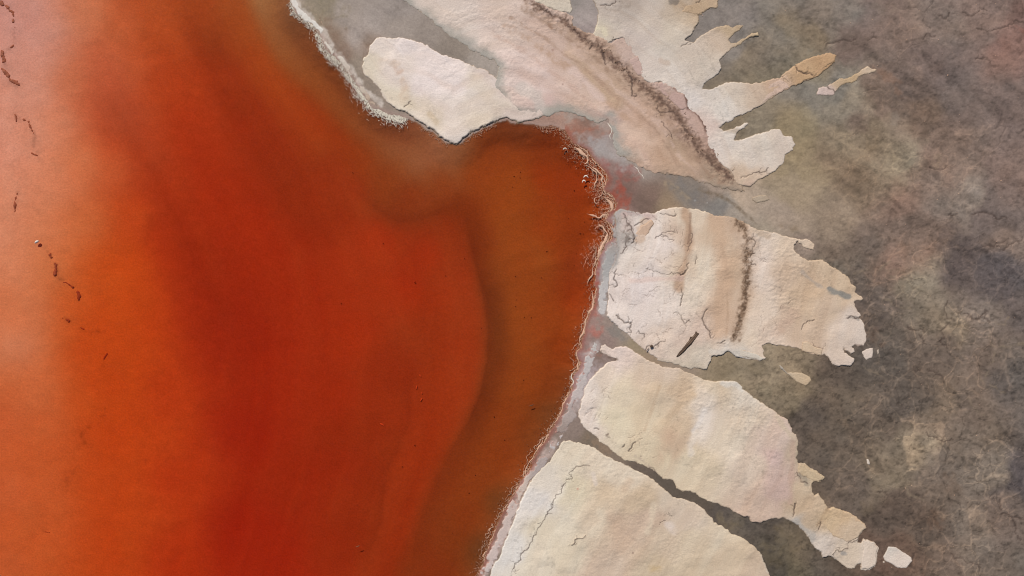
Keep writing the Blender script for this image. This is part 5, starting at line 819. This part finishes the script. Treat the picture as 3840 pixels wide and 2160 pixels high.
def scum_lines(seed):
    """broken, scalloped threads of salt scum in several rows along the lower shore, as one mesh"""
    R = random.Random(seed); Vs = []; Fs = []; n0 = 0
    P = [Vector((p[0], p[1], 0)) for p in lowshore]
    for off, w in ((3, 2.8), (11, 2.2), (22, 1.8), (36, 1.6)):
        i = 0
        while i < len(P) - 2:
            a, b = P[i], P[i + 1]; d = (b - a); nn = Vector((d.y, -d.x, 0)).normalized()
            if nn.x > 0: nn = -nn
            incove = 520 < a.y < 1000
            if R.random() < ((0.95 if off < 30 else 0.6) if incove else (0.8 if off < 10 else 0.25)) and d.length > 4:
                o0 = off * (1.0 if incove else 0.6) * R.uniform(0.6, 1.4)
                pts = [(a.x + d.x * t + nn.x * (o0 + R.uniform(-5, 5)), a.y + d.y * t + nn.y * (o0 + R.uniform(-5, 5))) for t in (0, 0.3, 0.6, R.uniform(0.85, 1.2))]
                pts = wander(pts, 0.25, R.randrange(9999)); ww = w / 40 * R.uniform(0.7, 1.5)
                for k, (x, y) in enumerate(pts):
                    q0 = pts[max(k - 1, 0)]; q1 = pts[min(k + 1, len(pts) - 1)]; tx, ty = q1[0] - q0[0], -(q1[1] - q0[1]); ln = math.hypot(tx, ty) + 1e-6
                    f = ww / 2 * (0.3 if k in (0, len(pts) - 1) else R.uniform(0.6, 1.2)); X_, Y_ = float(wx(x)), float(wy(y))
                    Vs += [(X_ - ty / ln * f, Y_ + tx / ln * f, -0.01), (X_, Y_, 0.012), (X_ + ty / ln * f, Y_ - tx / ln * f, -0.01)]
                for k in range(len(pts) - 1):
                    c0 = n0 + k * 3; Fs += [(c0, c0 + 3, c0 + 4, c0 + 1), (c0 + 1, c0 + 4, c0 + 5, c0 + 2)]
                n0 += len(pts) * 3
            i += 1
    return mesh_obj('salt_scum', np.array(Vs), np.array(Fs), M_FOAM)
tag(scum_lines(12), 'broken rows of thin pinkish salt scum along the lower lake edge', 'salt scum', kind='stuff')
q = np.concatenate([along([(p[0] - 18, p[1]) for p in lowshore], 1300, 14), along([(p[0] - 40, p[1] + 4) for p in cove], 700, 20)])
tag(lumps('silt_crumbs', clump(q, 0.0, 30, 930), 0.012, 0.05, 0.0, M_STONE), 'dark silt crumbs floating along the lower lake edge', 'silt crumbs', kind='stuff')
q = RNG.uniform((2560, -100), (3950, 2250), (2600, 2)); dd = np.full(len(q), 1.0)
q = q[(q[:, 0] > 3260) | (q[:, 1] < 200) | ((q[:, 1] > 500) & (q[:, 1] < 780) & (q[:, 0] > 2980))][:420]
tag(lumps('pale_grit', q[:150], 0.015, 0.05, 0.105, M_FOAM), 'pale grit scattered over the brown mud flat', 'grit', kind='stuff')

# ------------------------------------------------------------------ single stones, reefs, driftwood
def stone_mesh(seed, stretch=(1, 0.8, 0.6)):
    R = np.random.default_rng(seed)
    V = ICO_V.copy(); Fq = [tuple(f) for f in ICO_F]; cache = {}
    V = list(map(tuple, V)); out = []
    def midp(a, b):
        k = (min(a, b), max(a, b))
        if k not in cache:
            p = (np.array(V[a]) + np.array(V[b])) / 2; V.append(tuple(p / np.linalg.norm(p))); cache[k] = len(V) - 1
        return cache[k]
    for a, b, c_ in Fq:
        x, y, z_ = midp(a, b), midp(b, c_), midp(c_, a)
        out += [(a, x, z_), (b, y, x), (c_, z_, y), (x, y, z_)]
    V = np.array(V) * (1 + R.uniform(-0.2, 0.2, (len(V), 1))) * np.array(stretch)
    return V, np.array(out)
STONES = [stone_mesh(s, st) for s, st in ((1, (1, 0.7, 0.6)), (2, (1.2, 0.8, 0.5)), (3, (0.9, 0.9, 0.6)))]
BEDPTS = [(a, b, sound(q)) for a, b, q in WATER + dense(BANDS)]
def bed_z(px): return -float(ctrl(np.array([px[0]]), np.array([px[1]]), BEDPTS, 60, 2.2)[0, 0])
def stone(name, label, cat, px, r, z, mat, group, k=0, rot=0.0):
    V, Fq = STONES[k % 3]
    o = mesh_obj(name, V * r, Fq, mat, smooth=False)
    o.location = (float(wx(px[0])), float(wy(px[1])), z); o.rotation_euler = (0, 0, rot)
    return tag(o, label, cat, group)
PTS = (K(2, 1, [(85, 275), (20, 318), (80, 332), (5, 425), (570, 742), (655, 1102), (565, 1225), (630, 1222), (35, 1330), (300, 1345), (350, 1078), (690, 895), (722, 900), (712, 1055), (648, 1285), (735, 780), (630, 460)])
       + K(2, 2, [(45, 118), (35, 185), (195, 298), (125, 295), (118, 930)]) + K(1, 1, [(1903, 1325), (1270, 995), (2095, 1150), (1592, 1390), (962, 280)]) + K(1, 2, [(2268, 408), (2190, 1188), (2395, 1302), (842, 155)]) + K(1, 3, [(1590, 145), (1465, 362), (2205, 445), (2140, 625), (1970, 1028), (2500, 88)]))
for k, p in enumerate(PTS):
    zone = ('in the brown water of the upper cove' if p[0] > 1900 and p[1] < 720 else 'in the brown water level with the largest slab' if p[0] > 1900 and p[1] < 1300 else 'in the brown water off the cream and pink slab' if p[0] > 1900 else
            'on the red side of the long dark silt line' if p[0] < 1700 and p[1] < 1700 else 'on the long dark silt line under the water' if p[1] < 1560 else 'in the water off the bottom slab')
    stone('lake_stone', 'small dark stone ' + zone, 'stone', p, random.uniform(0.035, 0.065), min(-0.04, bed_z(p) * 0.9), M_STONE, 'small dark stones ' + zone, k, random.uniform(0, 6))
ridge('driftwood', 'thin crooked dark twig afloat on brown water beside the cream slab', 'twig', K(2, 2, [(170, 1192), (190, 1180), (215, 1165)]), 3, 0.03, M_WOOD, 0.0, None, 81)
ridge('driftwood', 'short bent orange twig afloat on dark red water near the bottom', 'twig', K(1, 3, [(1005, 1162), (1022, 1150), (1042, 1142)]), 3, 0.03, M_STONE, 0.0, None, 82)
for k, (lab, p, r) in enumerate([('pale orange flake of crust floating at the low end of the row', (1655, 1133), 0.20), ('pale orange flake of crust in the middle of the floating row', (1608, 1007), 0.18), ('smallest pale orange flake of crust in the floating row', (1663, 1065), 0.12), ('pale orange flake of crust at the top of the floating row', (1645, 890), 0.16), ('lone pale orange flake of crust on dark red water', (1258, 1385), 0.22)]):
    o = stone('floating_flake', lab, 'flake', K(1, 2, [p])[0], r * 0.8, bed_z(K(1, 2, [p])[0]) * 0.9, M_FOAM, 'flakes of crust under the red water', k, 1.0 + k * 0.4); o.scale = (1, 0.5, 0.3)
o = stone('white_rock', 'glinting white rock standing out of the pale orange shallows at far left', 'rock', (138, 907), 0.18, 0.03, M_PALE, None, 1, 0.5); o.scale = (1.0, 0.8, 1.4)
stone('mud_stone', 'round dark stone with a short stick below the largest slab\'s driftwood', 'stone', K(2, 2, [(1398, 582)])[0], 0.16, 0.40, M_WOOD, None, 2)
ridge('driftwood', 'short thin stick leaning from the round dark stone', 'stick', K(2, 2, [(1345, 630), (1378, 602)]), 3.5, 0.05, M_WOOD, 0.34, None, 83)

# driftwood: a flat, split, weathered board lying on the largest slab
BOARD = K(2, 2, [(1655, 692), (1688, 640), (1735, 585), (1778, 530), (1790, 492), (1812, 488), (1836, 458), (1846, 424), (1858, 446), (1882, 460), (1850, 500), (1800, 560), (1745, 620), (1690, 672)])
GRAIN = [([(a[0] + dx, a[1] + dy) for a in K(2, 2, [(1668, 672), (1760, 570), (1855, 465)])], w, q, s_, 0.8, 0.3, 20) for dx, dy, w, q, s_ in ((-3, -3, 2.2, (150, 124, 100), 0.7), (2, 2, 2.0, (140, 112, 90), 0.6), (-6, -5, 1.8, (52, 40, 34), 0.7), (5, 4, 1.8, (56, 44, 38), 0.7))]
slab('driftwood', 'dark split driftwood board lying on the lower part of the largest slab', 'driftwood', BOARD, 0.16, [(2540, 1310, (84, 66, 54)), (2600, 1260, (96, 76, 62))], strokes=GRAIN, jag=1.2, relief=0.006, seed=70, step=1.2, edge=2.0, base=0.20, wavy=0.0, skirt=(60, 48, 42))

# dark reef patches on the shallow bed at far left
def reef(label, pts, w, seed):
    P = pts if len(pts) > 1 else [pts[0], (pts[0][0] + w * 0.4, pts[0][1] + w * 0.3)]
    xs = [p[0] for p in P]; ys = [p[1] for p in P]; st = 2.0
    ax = np.arange(min(xs) - w * 1.4, max(xs) + w * 1.4, st); ay = np.arange(min(ys) - w * 1.4, max(ys) + w * 1.4, st)
    AX, AY = np.meshgrid(ax, ay); x, y = AX.ravel(), AY.ravel()
    d, _ = seg_dist(x, y, P)
    d = w * 0.31 * (1 + 0.9 * fbm(x, y, 24, 3, 600 + seed, 0.65)) - d - np.maximum(0, fbm(x, y, 14, 2, 700 + seed)) * w * 0.4
    bz = -float(ctrl(np.array([np.mean(xs)]), np.array([np.mean(ys)]), [(a, b, sound(q)) for a, b, q in WATER + dense(BANDS)], 60, 2.4)[0, 0])
    z = bz - 0.04 + 0.085 * sstep(-2.5, 5, d) + 0.02 * fbm(x, y, 9, 2, 800)
    z = np.where(d < -2, bz - 0.2, z)
    I = np.arange(len(x)).reshape(AX.shape)
    Q = np.stack([I[1:, :-1], I[1:, 1:], I[:-1, 1:], I[:-1, :-1]], -1).reshape(-1, 4)
    Q = Q[(d[Q] > -5).all(1) & (d[Q] > -2).any(1)]
    if not len(Q): return
    used, inv = np.unique(Q.ravel(), return_inverse=True)
    tag(mesh_obj('reef', np.stack([wx(x[used]), wy(y[used]), z[used]], 1), inv.reshape(-1, 4), M_REEF), label, 'reef', 'dark reef patches under the shallow pink water')
for k, (lab, pts, w) in enumerate([
    ('curved dark reef band in the top left corner of the lake', L(0, [(-10, 5), (30, 35), (62, 62), (60, 108)]), 20), ('small dark reef spot just below the curved corner band', L(0, [(70, 138), (70, 152)]), 13), ('faint tiny reef speck at the left edge under the corner band', L(0, [(48, 238), (62, 228)]), 8),
    ('stubby upright dark reef at the left edge', L(0, [(8, 262), (18, 300), (8, 315)]), 20), ('slanting dark reef below the stubby one, thickest of its chain', L(0, [(8, 345), (30, 372), (45, 402), (88, 420)]), 18), ('small hooked reef sliver with a thin stem', L(0, [(60, 565), (74, 582), (75, 606)]), 10),
    ('thin slanting reef crumbs next to the hooked sliver', L(0, [(115, 600), (138, 608), (145, 635), (162, 665)]), 12), ('pair of reef dots under the slanting crumbs', L(0, [(152, 768), (180, 780)]), 12), ('narrow upright beaded reef left of the white rock, higher up', L(0, [(80, 972), (66, 1010), (68, 1060)]), 11),
    ('round reef dot below the white rock', L(0, [(243, 1280), (250, 1292)]), 14), ('leaf-shaped olive reef below the white rock', L(0, [(268, 1325), (276, 1348), (266, 1380)]), 16), ('thin arching reef line in orange water under the leaf-shaped reef', L(0, [(270, 1424), (320, 1420), (355, 1445)]), 7),
    ('double reef dots in orange water, top of the lower chain', L(1, [(378, 18), (385, 40), (382, 62)]), 12), ('reef disc with crumbs to its left in the lower chain', L(1, [(304, 152), (335, 168)]), 15), ('thin reef dash trailing right of the reef disc', L(1, [(385, 198), (405, 208)]), 8), ('dark reef dot in orange water right of the reef disc', L(1, [(540, 248), (546, 264)]), 12), ('bean-shaped slanting reef low in the chain', L(1, [(524, 332), (505, 362)]), 14),
    ('tiny reef dot in the orange water below the bean-shaped reef', L(1, [(512, 610)]), 7), ('tiny reef speck in the pale water near the bottom left corner', L(1, [(216, 1234), (236, 1238)]), 7),
]):
    reef(lab, pts, w, k)
